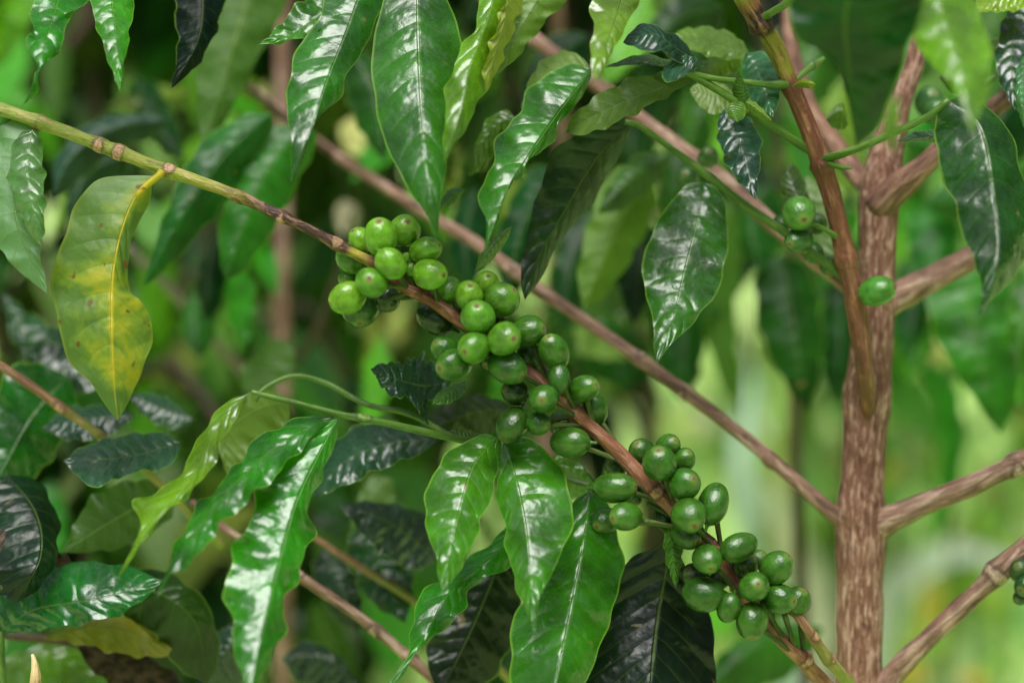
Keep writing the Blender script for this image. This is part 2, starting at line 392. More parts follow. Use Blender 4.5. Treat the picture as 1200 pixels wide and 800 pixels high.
def leaf(parent, mid, Lp, Rp, z, dL=0.0, dR=0.0, col=(40, 110, 30), under=False, wave=.0016, freq=4.5, cup=.0, mat=None, label=None, pet=None, quilt=.00042, N=64, M=11, rag=0.0, gloss=1.0):
    """mid, Lp, Rp: pixel polylines base to tip (Lp on the image-left for a leaf hanging down).
    z: list of depths spread along the midrib.  dL, dR: extra depth (m) of each edge at its widest."""
    mid2 = catmull([(p[0], p[1], 0) for p in mid], N)
    b, tp = mid[0], mid[-1]
    Le = catmull([(b[0], b[1], 0)] + [(p[0], p[1], 0) for p in Lp] + [(tp[0], tp[1], 0)], N)
    Re = catmull([(b[0], b[1], 0)] + [(p[0], p[1], 0) for p in Rp] + [(tp[0], tp[1], 0)], N)
    if mat is None or mat is SLEAF: z = [z[0] + (q - z[0]) * 1.9 for q in z]
    zz = [p[0] for p in catmull([(q, i * .02, 0) for i, q in enumerate(z)], N)] if len(z) > 1 else [z[0]] * N
    rg = random.Random(int(mid[0][0] * 13 + mid[0][1] * 7 + mid[-1][0] * 3))
    ph = [rg.random() * 6.28 for _ in range(8)]
    wl = [(Le[i] - mid2[i]).length for i in range(N)]; wr = [(Re[i] - mid2[i]).length for i in range(N)]
    ml, mr = max(wl) or 1, max(wr) or 1
    lpx = sum((Vector(a[:2]) - Vector(c[:2])).length for a, c in zip(mid, mid[1:])); sz = min(1, lpx / 190); quilt *= .65 * sz; wave *= 1.45 * min(1, sz * 1.3)
    rows, uvs = [], []
    origin = at(mid[0][0], mid[0][1], zz[0])
    for i in range(N):
        t = i / (N - 1); row, ur = [], []
        prof = math.sin(math.pi * min(max(t, 0), 1)) ** .7
        for j in range(2 * M + 1):
            u = (j - M) / M; a = abs(u)
            E, w, mw, d = (Le, wl, ml, dL) if u < 0 else (Re, wr, mr, dR)
            p = mid2[i].lerp(E[i], a)
            side = 0 if u < 0 else 1
            k = w[i] / mw
            rip = (math.sin(2 * math.pi * freq * t + ph[side]) + .5 * math.sin(2 * math.pi * freq * 1.83 * t + ph[2 + side])) * a ** 1.7 * prof
            dz = d * k * (.75 * a + .25 * a * a) + cup * k * a * a + wave * rip
            if rag and a > .6:
                rr = rag * (math.sin(37 * t + ph[5 + side]) + math.sin(71 * t + ph[4])) * (a - .6) / .4 * prof
                p = p + (mid2[i] - E[i]) * .09 * rr
            fr = (t * 10 - 1.35 * a ** 1.25) % 1.0
            dz -= quilt * (1 + .8 * math.sin(t * 23 + ph[6] + side * 2)) * (1 - abs(2 * abs(fr - .5)) ** 2.2) * min(1, a * 4) * (1 - a ** 4) * prof
            sh = (rip * wave / PX * .35)
            dirv = (E[i] - mid2[i]); dirv = dirv / (dirv.length or 1)
            p = p + dirv * sh * a
            row.append(at(p[0], p[1], zz[i] + dz) - origin); ur.append((j / (2 * M), t))
        rows.append(row); uvs.append(ur)
    # image-left to image-right and downwards: face normal towards the camera unless under
    me = grid_mesh('leaf', rows, uvs, under)
    # work out whether the average normal faces the camera
    s = sum((pl.normal.dot(-FW) * pl.area for pl in me.polygons))
    if (s < 0) != under: me.flip_normals()
    o = link('leaf', me, parent, origin, mat or LEAF)
    if col[2] > .72 * col[1]: c_ = (col[0] * .8, col[1] * .95, col[2] * .78)
    elif mat is None and z[0] < .12: c_ = (col[0] * 1.12, col[1] * .98, col[2] * .42)
    elif mat in (YLEAF, DLEAF): c_ = col
    else: c_ = (col[0] * .95, col[1], col[2] * .78)
    if sum(col) < 125: gloss *= .5
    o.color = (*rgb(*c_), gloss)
    if label: o['label'] = label
    if pet:
        w = [at(*q[:3]) for q in pet]; r = [q[3] * PX for q in pet]
        v, f, rest, tt, mk = tube_mesh('p', w, r, seg=8, step=.004, jitter=.02)
        bm = bmesh.new(); bm.from_mesh(me); base = len(bm.verts)
        vs = [bm.verts.new(p - origin) for p in v]
        uvl = bm.loops.layers.uv.active
        for q in f:
            fc = bm.faces.new([vs[i] for i in q]); fc.smooth = True
            for lp in fc.loops: lp[uvl].uv = (.5, .3)
        bm.to_mesh(me); bm.free()
    return o

# ------------------------------------------------------------------ free-standing generic leaves (for shrubs behind)
def generic_leaf_mesh(seed, N=22, M=5):
    rg = random.Random(seed); rows, uvs = [], []
    droop = rg.uniform(.25, .7); twist = rg.uniform(-.6, .6); ph = rg.random() * 6.28; fold = rg.uniform(.05, .3); w0 = rg.uniform(.17, .22)
    for i in range(N):
        t = i / (N - 1)
        w = w0 * (math.sin(math.pi * t ** .85) ** .85) * (1 - .75 * max(0, t - .82) / .18) if 0 < t < 1 else 0.0
        x = math.sin(t * droop * 1.3) / (droop * 1.3); zc = -(1 - math.cos(t * droop * 1.3)) / (droop * 1.3)
        tw = twist * t; row, ur = [], []
        for j in range(2 * M + 1):
            u = (j - M) / M; a = abs(u)
            yy = u * w; zz = fold * a * w + .018 * math.sin(2 * math.pi * 3.5 * t + ph + (1.3 if u > 0 else 0)) * a ** 1.6 * math.sin(math.pi * t)
            row.append(Vector((x, yy * math.cos(tw) - zz * math.sin(tw), zc + yy * math.sin(tw) + zz * math.cos(tw)))); ur.append((j / (2 * M), t))
        rows.append(row); uvs.append(ur)
    me = grid_mesh('leaf', rows, uvs)
    if sum(p.normal.z for p in me.polygons) < 0: me.flip_normals()
    me.materials.append(LEAF); return me
GEN = [generic_leaf_mesh(s) for s in range(7)]
def gleaf(parent, world, direction, length, col, roll=0.0, me=None, mat=None):
    o = bpy.data.objects.new('leaf', me or random.choice(GEN)); C.objects.link(o)
    x = Vector(direction).normalized(); y = Vector((0, 0, 1)).cross(x)
    if y.length < 1e-3: y = Vector((0, 1, 0))
    y.normalize(); zv = x.cross(y)
    Mx = Matrix((x, y, zv)).transposed() @ Matrix.Rotation(roll, 3, 'X')
    o.parent = parent; o.location = Vector(world) - ROOTW[parent.name]
    o.rotation_mode = 'QUATERNION'; o.rotation_quaternion = Mx.to_quaternion(); o.scale = (length,) * 3
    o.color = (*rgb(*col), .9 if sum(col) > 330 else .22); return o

# ------------------------------------------------------------------ berries
def berry_mesh(seed):
    rg = random.Random(seed); bm = bmesh.new()
    bmesh.ops.create_uvsphere(bm, u_segments=32, v_segments=22, radius=1)
    p1, p2 = rg.random() * 6.28, rg.random() * 6.28; fl = rg.uniform(.02, .05)
    for v in bm.verts:
        c = v.co; a = math.atan2(c.y, c.x); r = math.hypot(c.x, c.y)
        k = 1 + fl * math.cos(2 * a + p1) * r + .02 * math.cos(3 * a + p2) * r - .05 * c.z * r
        c.x *= k; c.y *= k
        if c.z > 0 and r < .2: c.z -= .05 * (1 - (r / .2) ** 2); c.z += .02 * math.exp(-((r - .17) / .04) ** 2)
        if c.z < -.5: c.z *= 1 + .06 * (-c.z - .5)
    # short stalk at the hidden end
    prev = None
    for q, (zz, rr) in enumerate(((-.98, .20), (-1.12, .11), (-1.35, .10))):
        ring = [bm.verts.new((math.cos(t * math.pi / 4) * rr, math.sin(t * math.pi / 4) * rr, zz)) for t in range(8)]
        if prev:
            for t in range(8): bm.faces.new((prev[t], ring[t], ring[(t + 1) % 8], prev[(t + 1) % 8]))
        prev = ring
    bm.normal_update()
    me = bpy.data.meshes.new('berry'); bmesh.ops.recalc_face_normals(bm, faces=bm.faces); bm.to_mesh(me); bm.free()
    me.polygons.foreach_set('use_smooth', [True] * len(me.polygons)); me.materials.append(BERRY); return me
BM = [berry_mesh(s) for s in range(5)]
def berry(parent, cx, cy, a, b, sx, sy, z, col, hidden=False, i=[0]):
    """cx, cy centre; a, b half length and half width in pixels; sx, sy pixel where the blossom scar shows"""
    ox, oy = sx - cx, sy - cy; m = math.hypot(ox, oy) / (a * .97)
    if hidden or m >= .98: s = math.hypot(ox, oy) or 1; m2 = .97 if not hidden else .95; vx, vy, vz = ox / s * m2, -oy / s * m2, math.sqrt(1 - m2 * m2)
    else: vx, vy = ox / (a * .97), -oy / (a * .97); vz = math.sqrt(max(0, 1 - vx * vx - vy * vy))
    if hidden: vz = -vz
    ax = (RT * vx + UP * vy - FW * vz).normalized()
    inpl = math.hypot(vx, vy)
    true_a = a if inpl > .6 else b * 1.16
    i[0] += 1
    o = bpy.data.objects.new('berry', BM[i[0] % 5]); C.objects.link(o)
    w = at(cx, cy, z)
    o.parent = parent; o.location = w - ROOTW[parent.name]; o.rotation_mode = 'QUATERNION'
    o.rotation_quaternion = ax.to_track_quat('Z', 'Y') @ Quaternion((0, 0, 1), random.random() * 6.28)
    s = PX * (D0 + z) / D0; s *= 1.115; fl_ = random.uniform(.94, 1.03); o.scale = (b * s, b * s * fl_, true_a * s)
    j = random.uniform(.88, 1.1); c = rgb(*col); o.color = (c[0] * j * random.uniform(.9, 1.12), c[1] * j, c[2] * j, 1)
    return o
# ================================================================== THE COFFEE TREE
gpt = at(1006, 830, .07); gx, gy = gpt.x + .015, gpt.y + .06
tree = thing('coffee_tree', 'coffee tree with pinkish brown trunk whose branches carry clusters of green berries', 'tree', (gx, gy, 0))
tp = [(1006, 830, .068, 27), (1007, 760, .068, 27), (1007, 690, .068, 27.5), (1009, 640, .068, 29), (1009, 603, .069, 30), (1011, 560, .07, 25.5), (1013, 505, .071, 26), (1016, 462, .072, 29),
      (1020, 425, .073, 26), (1024, 380, .074, 23.5), (1027, 320, .075, 21), (1030, 255, .076, 23), (1033, 215, .078, 24), (1042, 165, .08, 18), (1056, 115, .085, 14), (1072, 70, .09, 12), (1086, 0, .1, 11), (1092, -70, .11, 10)]
wp = [Vector((gx, gy, -.03)), Vector((gx - .003, gy - .015, .22)), Vector((gx - .008, gy - .035, .45)), at(1005, 1080, .068), at(1005, 985, .068), at(1006, 920, .068), at(1006, 872, .068)] + [at(p[0], p[1], p[2]) for p in tp]
wr = [.02, .014, .0125, .0115, .0112, .011, .0109] + [p[3] * PX * (D0 + p[2]) / D0 for p in tp]
def pxnodes(pts, nodes):
    """fractions along a pixel path nearest to the given pixels"""
    P = catmull([(p[0], p[1], 0) for p in pts], 400)
    return [min(range(400), key=lambda i: (P[i].x - x) ** 2 + (P[i].y - y) ** 2) / 399 for x, y in nodes]
trunk = build_tube('trunk', tree, wp, wr, TRUNK, origin=(gx, gy, 0), seg=28, step=.0035, jitter=.018, nodes=(), nodegain=.1)

# branches -----------------------------------------------------------
fb = [(-45, 118, .015, 8), (0, 128, .012, 8.5), (60, 148, .01, 8.5), (125, 173, .008, 8.2), (190, 198, .006, 8), (260, 222, .003, 7.4), (320, 249, .002, 7), (370, 273, 0, 6.6), (404, 291, 0, 6.8), (438, 309, 0, 7.2),
      (472, 335, 0, 7.6), (500, 349, 0, 8.2), (540, 377, 0, 8.4), (580, 406, .002, 8.4), (615, 433, .002, 8.4), (636, 449, 0, 8.4), (660, 472, 0, 9), (687, 496, 0, 9.2), (720, 525, 0, 9.6), (769, 576, 0, 10), (800, 607, .001, 10),
      (847, 658, .003, 9.4), (868, 694, .005, 9), (897, 730, .008, 9), (928, 762, .014, 9.4), (962, 796, .024, 9.6), (990, 826, .04, 10), (1006, 850, .062, 11)]
fnode = [(45, 142), (110, 167), (133, 176), (188, 197), (265, 224), (312, 246), (372, 274), (462, 327), (545, 381), (640, 452), (728, 533), (785, 592), (850, 662), (893, 725)]
fb = [(x, y, z, r * .92) for x, y, z, r in fb]
FBR = stem('branch', tree, fb, FRUITBARK, 'fruiting branch, green at its tip and reddish brown below, loaded with berries', seg=16, step=.0022, nodes=pxnodes(fb, fnode), jitter=.04, nodegain=.34, nodelen=.003)
bb = [(1004, 622, .07, 15), (984, 607, .069, 11.5), (966, 593, .068, 9), (930, 561, .07, 8.4), (880, 518, .075, 8), (800, 457, .085, 8), (720, 400, .10, 7.6), (640, 345, .115, 7.6), (560, 287, .14, 7.4), (500, 250, .16, 7), (440, 212, .19, 6.4), (370, 165, .23, 5.6), (300, 108, .27, 5)]
BB = stem('branch', tree, bb, BARK, 'long thin leafless branch slanting up to the left', nodes=pxnodes(bb, [(846, 492), (802, 459), (672, 368), (560, 288), (925, 557)]), nodegain=.22, nodelen=.003, jitter=.025)
ab = [(1010, 352, .08, 9), (990, 334, .085, 9), (950, 302, .09, 9), (900, 258, .10, 9.5), (850, 212, .11, 9), (765, 150, .13, 9), (700, 100, .145, 9), (625, 45, .16, 8.5), (560, -12, .18, 8)]
AB = stem('branch', tree, ab, BARK, nodes=pxnodes(ab, [(830, 196), (700, 100)]), nodegain=.15)
cb = [(1008, 628, .068, 22), (1034, 612, .064, 17.5), (1052, 604, .062, 14.5), (1080, 592, .06, 13.5), (1130, 572, .055, 12.5), (1170, 553, .05, 12), (1205, 538, .048, 13), (1300, 492, .04, 10)]
stem('branch', tree, cb, BARK, nodes=pxnodes(cb, [(1192, 543)]), nodegain=.2)
db = [(1008, 858, .068, 20), (1034, 812, .064, 16), (1052, 784, .061, 13), (1090, 745, .055, 11.5), (1150, 690, .048, 11.5), (1172, 668, .045, 13), (1200, 641, .042, 11.5), (1290, 560, .035, 10)]
DB = stem('branch', tree, db, BARK, nodes=pxnodes(db, [(1170, 668)]), nodegain=.2)
eb = [(1026, 358, .076, 22), (1048, 347, .08, 19), (1092, 326, .085, 15), (1140, 302, .09, 15), (1240, 252, .10, 13)]
EB = stem('branch', tree, eb, BARK, nodes=(), nodegain=.1)
stem('branch', tree, [(1030, 244, .074, 20), (1052, 220, .067, 17), (1080, 196, .062, 13.5), (1100, 178, .062, 12.5), (1160, 130, .07, 11), (1260, 60, .09, 10)], DBARK, nodegain=.1)
stem('branch', tree, [(1022, 226, .085, 11), (1004, 204, .10, 12), (975, 165, .12, 12), (948, 128, .135, 12), (928, 60, .15, 11), (926, -30, .17, 10)], DBARK)
ss = [(1018, 500, .068, 5), (1016, 462, .055, 9), (1012, 425, .048, 11), (1007, 385, .046, 12), (1001, 348, .044, 12), (987, 285, .040, 11.5), (973, 225, .036, 11.5), (961, 186, .032, 12), (943, 138, .028, 10.5), (925, 98, .024, 10.5), (906, 52, .018, 11), (876, 2, .010, 13), (856, -45, 0, 13)]
SS = stem('side_stem', tree, ss, SIDEBARK, 'slim upright shoot with rings and a green and black upper section', seg=18, nodes=pxnodes(ss, [(961, 186), (925, 98), (992, 290), (893, 26)]), nodegain=.3, nodelen=.0022)

# berries ------------------------------------------------------------
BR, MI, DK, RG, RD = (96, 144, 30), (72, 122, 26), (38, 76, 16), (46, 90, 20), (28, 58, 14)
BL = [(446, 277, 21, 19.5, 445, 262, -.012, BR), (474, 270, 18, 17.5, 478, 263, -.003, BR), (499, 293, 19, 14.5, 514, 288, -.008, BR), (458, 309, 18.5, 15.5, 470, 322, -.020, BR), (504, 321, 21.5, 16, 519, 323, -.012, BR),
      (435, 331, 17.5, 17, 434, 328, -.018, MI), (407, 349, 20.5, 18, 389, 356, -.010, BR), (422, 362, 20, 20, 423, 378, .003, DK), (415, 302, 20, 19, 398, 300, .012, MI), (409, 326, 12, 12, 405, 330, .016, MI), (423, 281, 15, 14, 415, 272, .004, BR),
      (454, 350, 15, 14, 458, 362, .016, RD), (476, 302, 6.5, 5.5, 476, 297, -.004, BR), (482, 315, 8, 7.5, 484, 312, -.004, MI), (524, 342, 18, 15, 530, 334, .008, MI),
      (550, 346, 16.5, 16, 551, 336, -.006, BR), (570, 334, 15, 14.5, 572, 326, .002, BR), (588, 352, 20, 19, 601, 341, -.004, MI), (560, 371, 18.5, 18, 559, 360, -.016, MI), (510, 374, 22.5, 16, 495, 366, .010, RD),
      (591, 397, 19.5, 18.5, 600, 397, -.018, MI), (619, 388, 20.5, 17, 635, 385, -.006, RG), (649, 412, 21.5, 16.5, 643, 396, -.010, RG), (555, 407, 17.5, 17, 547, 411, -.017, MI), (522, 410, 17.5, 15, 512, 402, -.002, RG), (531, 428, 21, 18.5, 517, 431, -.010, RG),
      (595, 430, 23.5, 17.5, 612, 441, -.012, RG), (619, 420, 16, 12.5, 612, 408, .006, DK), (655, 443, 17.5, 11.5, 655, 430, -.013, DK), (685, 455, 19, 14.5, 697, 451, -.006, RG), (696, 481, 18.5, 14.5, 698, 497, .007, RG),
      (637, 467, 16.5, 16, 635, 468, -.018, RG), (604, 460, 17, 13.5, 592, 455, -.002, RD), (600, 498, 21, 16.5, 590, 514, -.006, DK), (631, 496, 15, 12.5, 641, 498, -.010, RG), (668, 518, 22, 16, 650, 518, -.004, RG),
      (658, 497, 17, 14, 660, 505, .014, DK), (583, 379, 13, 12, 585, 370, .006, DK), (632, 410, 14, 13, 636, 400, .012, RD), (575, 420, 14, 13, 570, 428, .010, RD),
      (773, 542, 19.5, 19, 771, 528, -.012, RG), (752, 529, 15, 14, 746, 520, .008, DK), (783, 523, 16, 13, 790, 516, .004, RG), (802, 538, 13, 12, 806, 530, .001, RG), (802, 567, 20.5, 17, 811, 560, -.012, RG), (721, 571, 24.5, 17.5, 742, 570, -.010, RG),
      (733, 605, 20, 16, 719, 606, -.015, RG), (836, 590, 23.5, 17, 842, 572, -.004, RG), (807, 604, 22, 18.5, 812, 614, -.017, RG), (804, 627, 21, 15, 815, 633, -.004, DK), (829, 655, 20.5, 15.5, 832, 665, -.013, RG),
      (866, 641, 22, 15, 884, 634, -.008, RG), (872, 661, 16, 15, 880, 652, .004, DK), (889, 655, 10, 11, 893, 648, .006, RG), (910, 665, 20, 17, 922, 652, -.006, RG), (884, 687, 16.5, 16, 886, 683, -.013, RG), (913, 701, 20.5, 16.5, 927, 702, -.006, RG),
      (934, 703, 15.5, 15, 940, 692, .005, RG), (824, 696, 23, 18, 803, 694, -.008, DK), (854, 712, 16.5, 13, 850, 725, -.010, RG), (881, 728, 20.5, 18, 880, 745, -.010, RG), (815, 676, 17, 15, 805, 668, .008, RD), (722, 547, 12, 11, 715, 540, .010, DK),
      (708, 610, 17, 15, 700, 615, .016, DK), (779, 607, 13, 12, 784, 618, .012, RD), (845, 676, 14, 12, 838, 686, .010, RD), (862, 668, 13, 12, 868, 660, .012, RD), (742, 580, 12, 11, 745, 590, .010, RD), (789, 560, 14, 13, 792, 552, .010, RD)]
HID = {(510, 374), (524, 342), (524, 342), (836, 590), (866, 641), (824, 696), (668, 518), (458, 309), (655, 443), (696, 481), (854, 712), (415, 302)}
fpath = catmull([tuple(at(*q[:3])) for q in fb], 500); fpx = catmull([(q[0], q[1], 0) for q in fb], 500)
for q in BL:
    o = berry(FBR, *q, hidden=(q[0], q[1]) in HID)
    nx, ny = min(fnode[6:], key=lambda n: (n[0] - q[0]) ** 2 + (n[1] - q[1]) ** 2)
    bp = at(q[0], q[1], q[6]); i = min(range(500), key=lambda i: (fpx[i].x - .25 * nx - .75 * q[0]) ** 2 + (fpx[i].y - .25 * ny - .75 * q[1]) ** 2)
    a = fpath[i]; e = a.lerp(bp, .75)
    build_tube('berry_stalk', FBR, [a, a.lerp(e, .5) + FW * .001, e], [.0013, .0012, .0013], STALK, seg=6, step=.002)
berry(SS, 936, 250, 20, 18, 939, 258, .028, (64, 112, 40)); berry(SS, 936, 282, 18.5, 13.5, 924, 286, .032, (46, 92, 34)); berry(SS, 953, 296, 13, 11, 960, 304, .05, (44, 84, 24)); berry(SS, 957, 262, 12, 11, 962, 256, .052, (40, 80, 24)); berry(SS, 916, 262, 11, 10, 910, 268, .055, (44, 88, 26)); berry(SS, 972, 312, 11, 10, 970, 320, .05, (40, 80, 22))
berry(SS, 1028, 341, 21, 16, 1044, 337, .036, (62, 118, 36))
berry(SS, 830, 184, 13, 11, 830, 178, .075, (58, 96, 46)); berry(SS, 806, 209, 14, 12, 802, 205, .09, (40, 80, 34))
berry(EB, 1064, 352, 15, 9, 1074, 349, .088, (36, 78, 28))
berry(AB, 1088, 119, 15, 15, 1090, 112, .10, (66, 108, 60)); berry(AB, 1096, 131, 14, 13, 1099, 126, .09, (60, 104, 50))
for q in ((1197, 668, 15, 13, 1190, 662, .035), (1203, 686, 14, 13, 1194, 690, .03), (1196, 700, 9, 8, 1190, 702, .035), (1212, 660, 14, 12, 1213, 650, .04)): berry(DB, *q, (34, 70, 30))

# twigs of the tree ---------------------------------------------------
stem('twig', tree, [(912, 712, .012, 4.5), (930, 716, .006, 5.5), (945, 735, .004, 6), (965, 765, .01, 6.5), (988, 793, .02, 7), (1004, 822, .045, 7)], YTWIG, 'short green twig beside the lowest berries', nodes=(.28, .45, .7), nodegain=.3, nodelen=.0025)
T1 = stem('twig', tree, [(952, 178, .032, 5), (940, 171, .030, 5), (905, 147, .024, 5), (872, 125, .016, 5), (835, 102, .008, 4.6), (803, 84, .0, 4)], TWIG, nodes=(.55,), nodegain=.25, step=.0025)
T2 = stem('twig', tree, [(927, 100, .022, 4), (906, 100, .018, 4.2), (870, 96, .012, 3.6), (836, 92, .006, 3.4), (803, 84, .0, 3.6)], TWIG, nodes=(.1,), step=.0025)
stem('twig', tree, [(962, 185, .030, 5), (975, 184, .026, 5), (1010, 172, .012, 4.6), (1050, 154, 0, 4.4), (1085, 138, -.008, 4.2), (1112, 118, -.012, 4.6)], TWIG, step=.0025)
T3 = stem('twig', tree, [(993, 328, .046, 5.5), (960, 303, .046, 5.4), (915, 269, .046, 5.4), (870, 238, .044, 5), (827, 204, .042, 4.5), (785, 173, .040, 4), (750, 148, .036, 3.6), (733, 143, .034, 3.2)], TWIG, nodes=(.2, .62), nodegain=.2, step=.0025)
stem('twig', tree, [(893, 22, .012, 5.5), (905, 14, .006, 4.6), (922, 4, 0, 4.4), (950, -16, -.01, 4)], TWIG, step=.0025)
stem('twig', tree, [(930, 96, .022, 4), (946, 82, .03, 4), (956, 76, .034, 4.2), (966, 68, .036, 2.6)], TWIG, nodes=(.7,), nodegain=.4, nodelen=.002, step=.002)
stem('twig', tree, [(968, 190, .03, 4), (985, 196, .022, 3.2), (998, 197, .018, 1.6)], TWIG, step=.002)
stem('twig', tree, [(985, 280, .038, 4), (965, 268, .034, 3), (950, 262, .03, 2.5), (944, 262, .028, 2)], TWIG, step=.002)

# leaves of the tree --------------------------------------------------
YL = leaf(FBR, [(184, 206), (160, 228), (143, 270), (133, 320), (131, 380), (133, 440), (138, 493)], [(160, 206), (118, 209), (95, 228), (78, 270), (62, 312), (64, 362), (80, 420), (108, 452), (126, 478)],
          [(179, 214), (175, 240), (158, 268), (150, 315), (152, 342), (168, 354), (178, 385), (173, 420), (157, 455), (146, 480)], [.003, -.004, -.012, -.012], .008, .012, (110, 130, 40), mat=YLEAF, label='large yellowing leaf with yellow midrib hanging from the green tip', wave=.0012,
          pet=[(190, 201, .003, 5), (186, 206, .002, 4.5), (172, 217, 0, 4), (160, 230, -.002, 3)])
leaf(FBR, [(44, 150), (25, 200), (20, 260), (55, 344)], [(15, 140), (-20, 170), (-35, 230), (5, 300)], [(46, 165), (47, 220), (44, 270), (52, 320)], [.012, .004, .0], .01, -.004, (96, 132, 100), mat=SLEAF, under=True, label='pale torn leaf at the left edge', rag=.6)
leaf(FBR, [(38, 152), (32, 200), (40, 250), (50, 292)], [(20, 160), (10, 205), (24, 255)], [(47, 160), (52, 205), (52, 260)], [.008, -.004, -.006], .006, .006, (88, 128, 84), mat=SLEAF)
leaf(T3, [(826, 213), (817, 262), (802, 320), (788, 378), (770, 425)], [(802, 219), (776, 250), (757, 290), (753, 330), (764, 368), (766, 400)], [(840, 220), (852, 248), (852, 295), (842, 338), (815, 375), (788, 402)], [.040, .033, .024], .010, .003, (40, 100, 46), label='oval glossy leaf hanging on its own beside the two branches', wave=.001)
leaf(T3, [(738, 146), (700, 185), (660, 250), (632, 300), (615, 352)], [(700, 150), (655, 170), (634, 215), (616, 280), (610, 325)], [(735, 165), (715, 200), (690, 245), (658, 280), (634, 325)], [.034, .036, .03], -.004, .014, (30, 62, 24), mat=SLEAF, label='dark leaf at the end of the green twig', wave=.0008)
leaf(T1, [(813, 92), (770, 105), (720, 125), (662, 155)], [(790, 86), (745, 90), (700, 112), (672, 135)], [(805, 100), (765, 122), (720, 145), (685, 158)], [.004, .008, .018], .004, -.012, (62, 98, 36), under=True, label='broad leaf seen from its dull underside')
leaf(T1, [(818, 75), (790, 55), (765, 40), (730, 50)], [(806, 54), (778, 34), (748, 29)], [(806, 78), (775, 62), (748, 58)], [0, -.006, -.002], .012, -.010, (30, 66, 52), wave=.0022, freq=3)
leaf(T1, [(788, 70), (800, 78), (815, 74), (830, 76)], [(795, 66), (810, 66)], [(776, 84), (782, 97), (800, 90), (818, 80)], [-.004, -.010, -.006], .004, -.008, (40, 80, 64), wave=.002)
leaf(T1, [(818, 78), (775, 76), (740, 70), (705, 80)], [(790, 72), (750, 64)], [(790, 79), (750, 76)], [0, .004, .01], .006, -.004, (46, 92, 42), wave=.0006)
leaf(T1, [(882, 68), (840, 54), (787, 42)], [(862, 42), (828, 32), (800, 35)], [(866, 70), (832, 66), (800, 54)], [.05, .052, .054], .014, -.008, (80, 128, 76))
leaf(T1, [(868, 62), (845, 78), (818, 92)], [(845, 60), (824, 74)], [(866, 80), (842, 92)], [.05, .056, .06], .01, -.004, (86, 130, 54))
leaf(T1, [(874, 62), (893, 95), (906, 138)], [(869, 80), (872, 105), (890, 130)], [(896, 62), (913, 86), (914, 112)], [.036, .03, .024], .006, .008, (66, 112, 84), wave=.001)
leaf(T1, [(862, 110), (835, 112), (808, 104)], [(845, 98), (822, 96)], [(855, 130), (832, 133), (815, 118)], [.03, .034, .036], .008, -.004, (80, 116, 78), under=True)
leaf(T1, [(848, 128), (868, 172), (886, 234)], [(840, 150), (850, 190), (872, 220)], [(870, 133), (891, 160), (889, 205)], [.026, .018, .01], .004, .008, (48, 84, 76), wave=.0018)
leaf(T1, [(866, 118), (860, 130), (864, 143)], [(854, 122), (853, 136)], [(872, 122), (873, 136)], [.010, .004, .002], .003, .003, (70, 122, 62), N=20, M=5)
leaf(T1, [(872, 122), (869, 105), (866, 84)], [(862, 118), (858, 104)], [(878, 112), (872, 96)], [.012, .01, .008], .004, .003, (58, 116, 44), N=20, M=5)
leaf(T1, [(862, 112), (885, 126), (905, 142)], [(870, 112), (890, 124)], [(868, 120), (886, 136)], [.016, .012, .01], .006, .004, (92, 136, 64), under=True, N=24, M=5)
L13 = leaf(SS, [(1112, 118), (1150, 150), (1165, 230), (1170, 300), (1148, 372)], [(1097, 135), (1099, 190), (1118, 240), (1134, 290), (1150, 330)], [(1140, 112), (1180, 150), (1200, 210), (1206, 280), (1185, 330), (1160, 352)], [-.012, -.022, -.032, -.036], .012, .020, (26, 78, 40), label='large dark glossy leaf at the right edge', wave=.0014)
leaf(SS, [(1132, 162), (1090, 160), (1050, 166)], [(1110, 154), (1075, 154)], [(1110, 168), (1078, 166)], [.02, .01, 0], .006, .004, (66, 92, 74), wave=.0006, N=26, M=5)
leaf(SS, [(928, 102), (940, 97), (957, 99)], [(936, 95), (948, 94)], [(936, 102), (948, 104)], [.014, .008, .004], .003, .002, (110, 150, 50), N=16, M=4)
leaf(SS, [(945, 262), (925, 205), (928, 190)], [(925, 250), (915, 215)], [(950, 240), (940, 205)], [.05, .055, .06], .004, .004, (56, 96, 46), N=26, M=5)
leaf(SS, [(988, 330), (975, 250), (945, 205)], [(960, 290), (942, 240)], [(992, 290), (975, 225)], [.06, .07, .08], .004, .01, (58, 96, 32), N=26, M=5, under=True)
leaf(SS, [(968, 140), (985, 128), (994, 146)], [(975, 128), (988, 120)], [(975, 150), (988, 152)], [.05, .05, .05], .004, .004, (72, 122, 40), N=20, M=5)

# the leafy twig that hangs behind and below the berries -----------------
LT = stem('twig', tree, [(765, 576, .012, 4.5), (735, 575, .026, 4.5), (690, 569, .034, 4.6), (640, 552, .034, 4.4), (585, 524, .026, 4.2), (535, 514, .014, 4.6), (500, 506, .008, 4.4), (440, 493, 0, 4.2), (400, 486, -.004, 3.8), (350, 473, -.008, 3.6), (295, 459, -.012, 2.8)], TWIG, 'green twig with six hanging leaves', nodes=(.34, .47, .75), nodegain=.25, step=.0025)
stem('twig', tree, [(535, 514, .016, 3.6), (480, 485, .03, 3.6), (430, 474, .036, 3.6), (385, 450, .04, 3.2), (345, 440, .04, 3), (310, 455, .036, 2.6), (300, 470, .034, 2)], TWIG, step=.0025)
leaf(LT, [(291, 461), (262, 490), (228, 555), (195, 595), (160, 640), (134, 682)], [(268, 470), (240, 500), (215, 548), (180, 580), (152, 584), (165, 612), (150, 652)], [(284, 474), (262, 515), (240, 560), (212, 586), (184, 612), (158, 650)], [-.012, -.02, -.03, -.03], .016, -.006, (84, 138, 36), label='narrow twisted yellow green leaf', wave=.0022, freq=5)
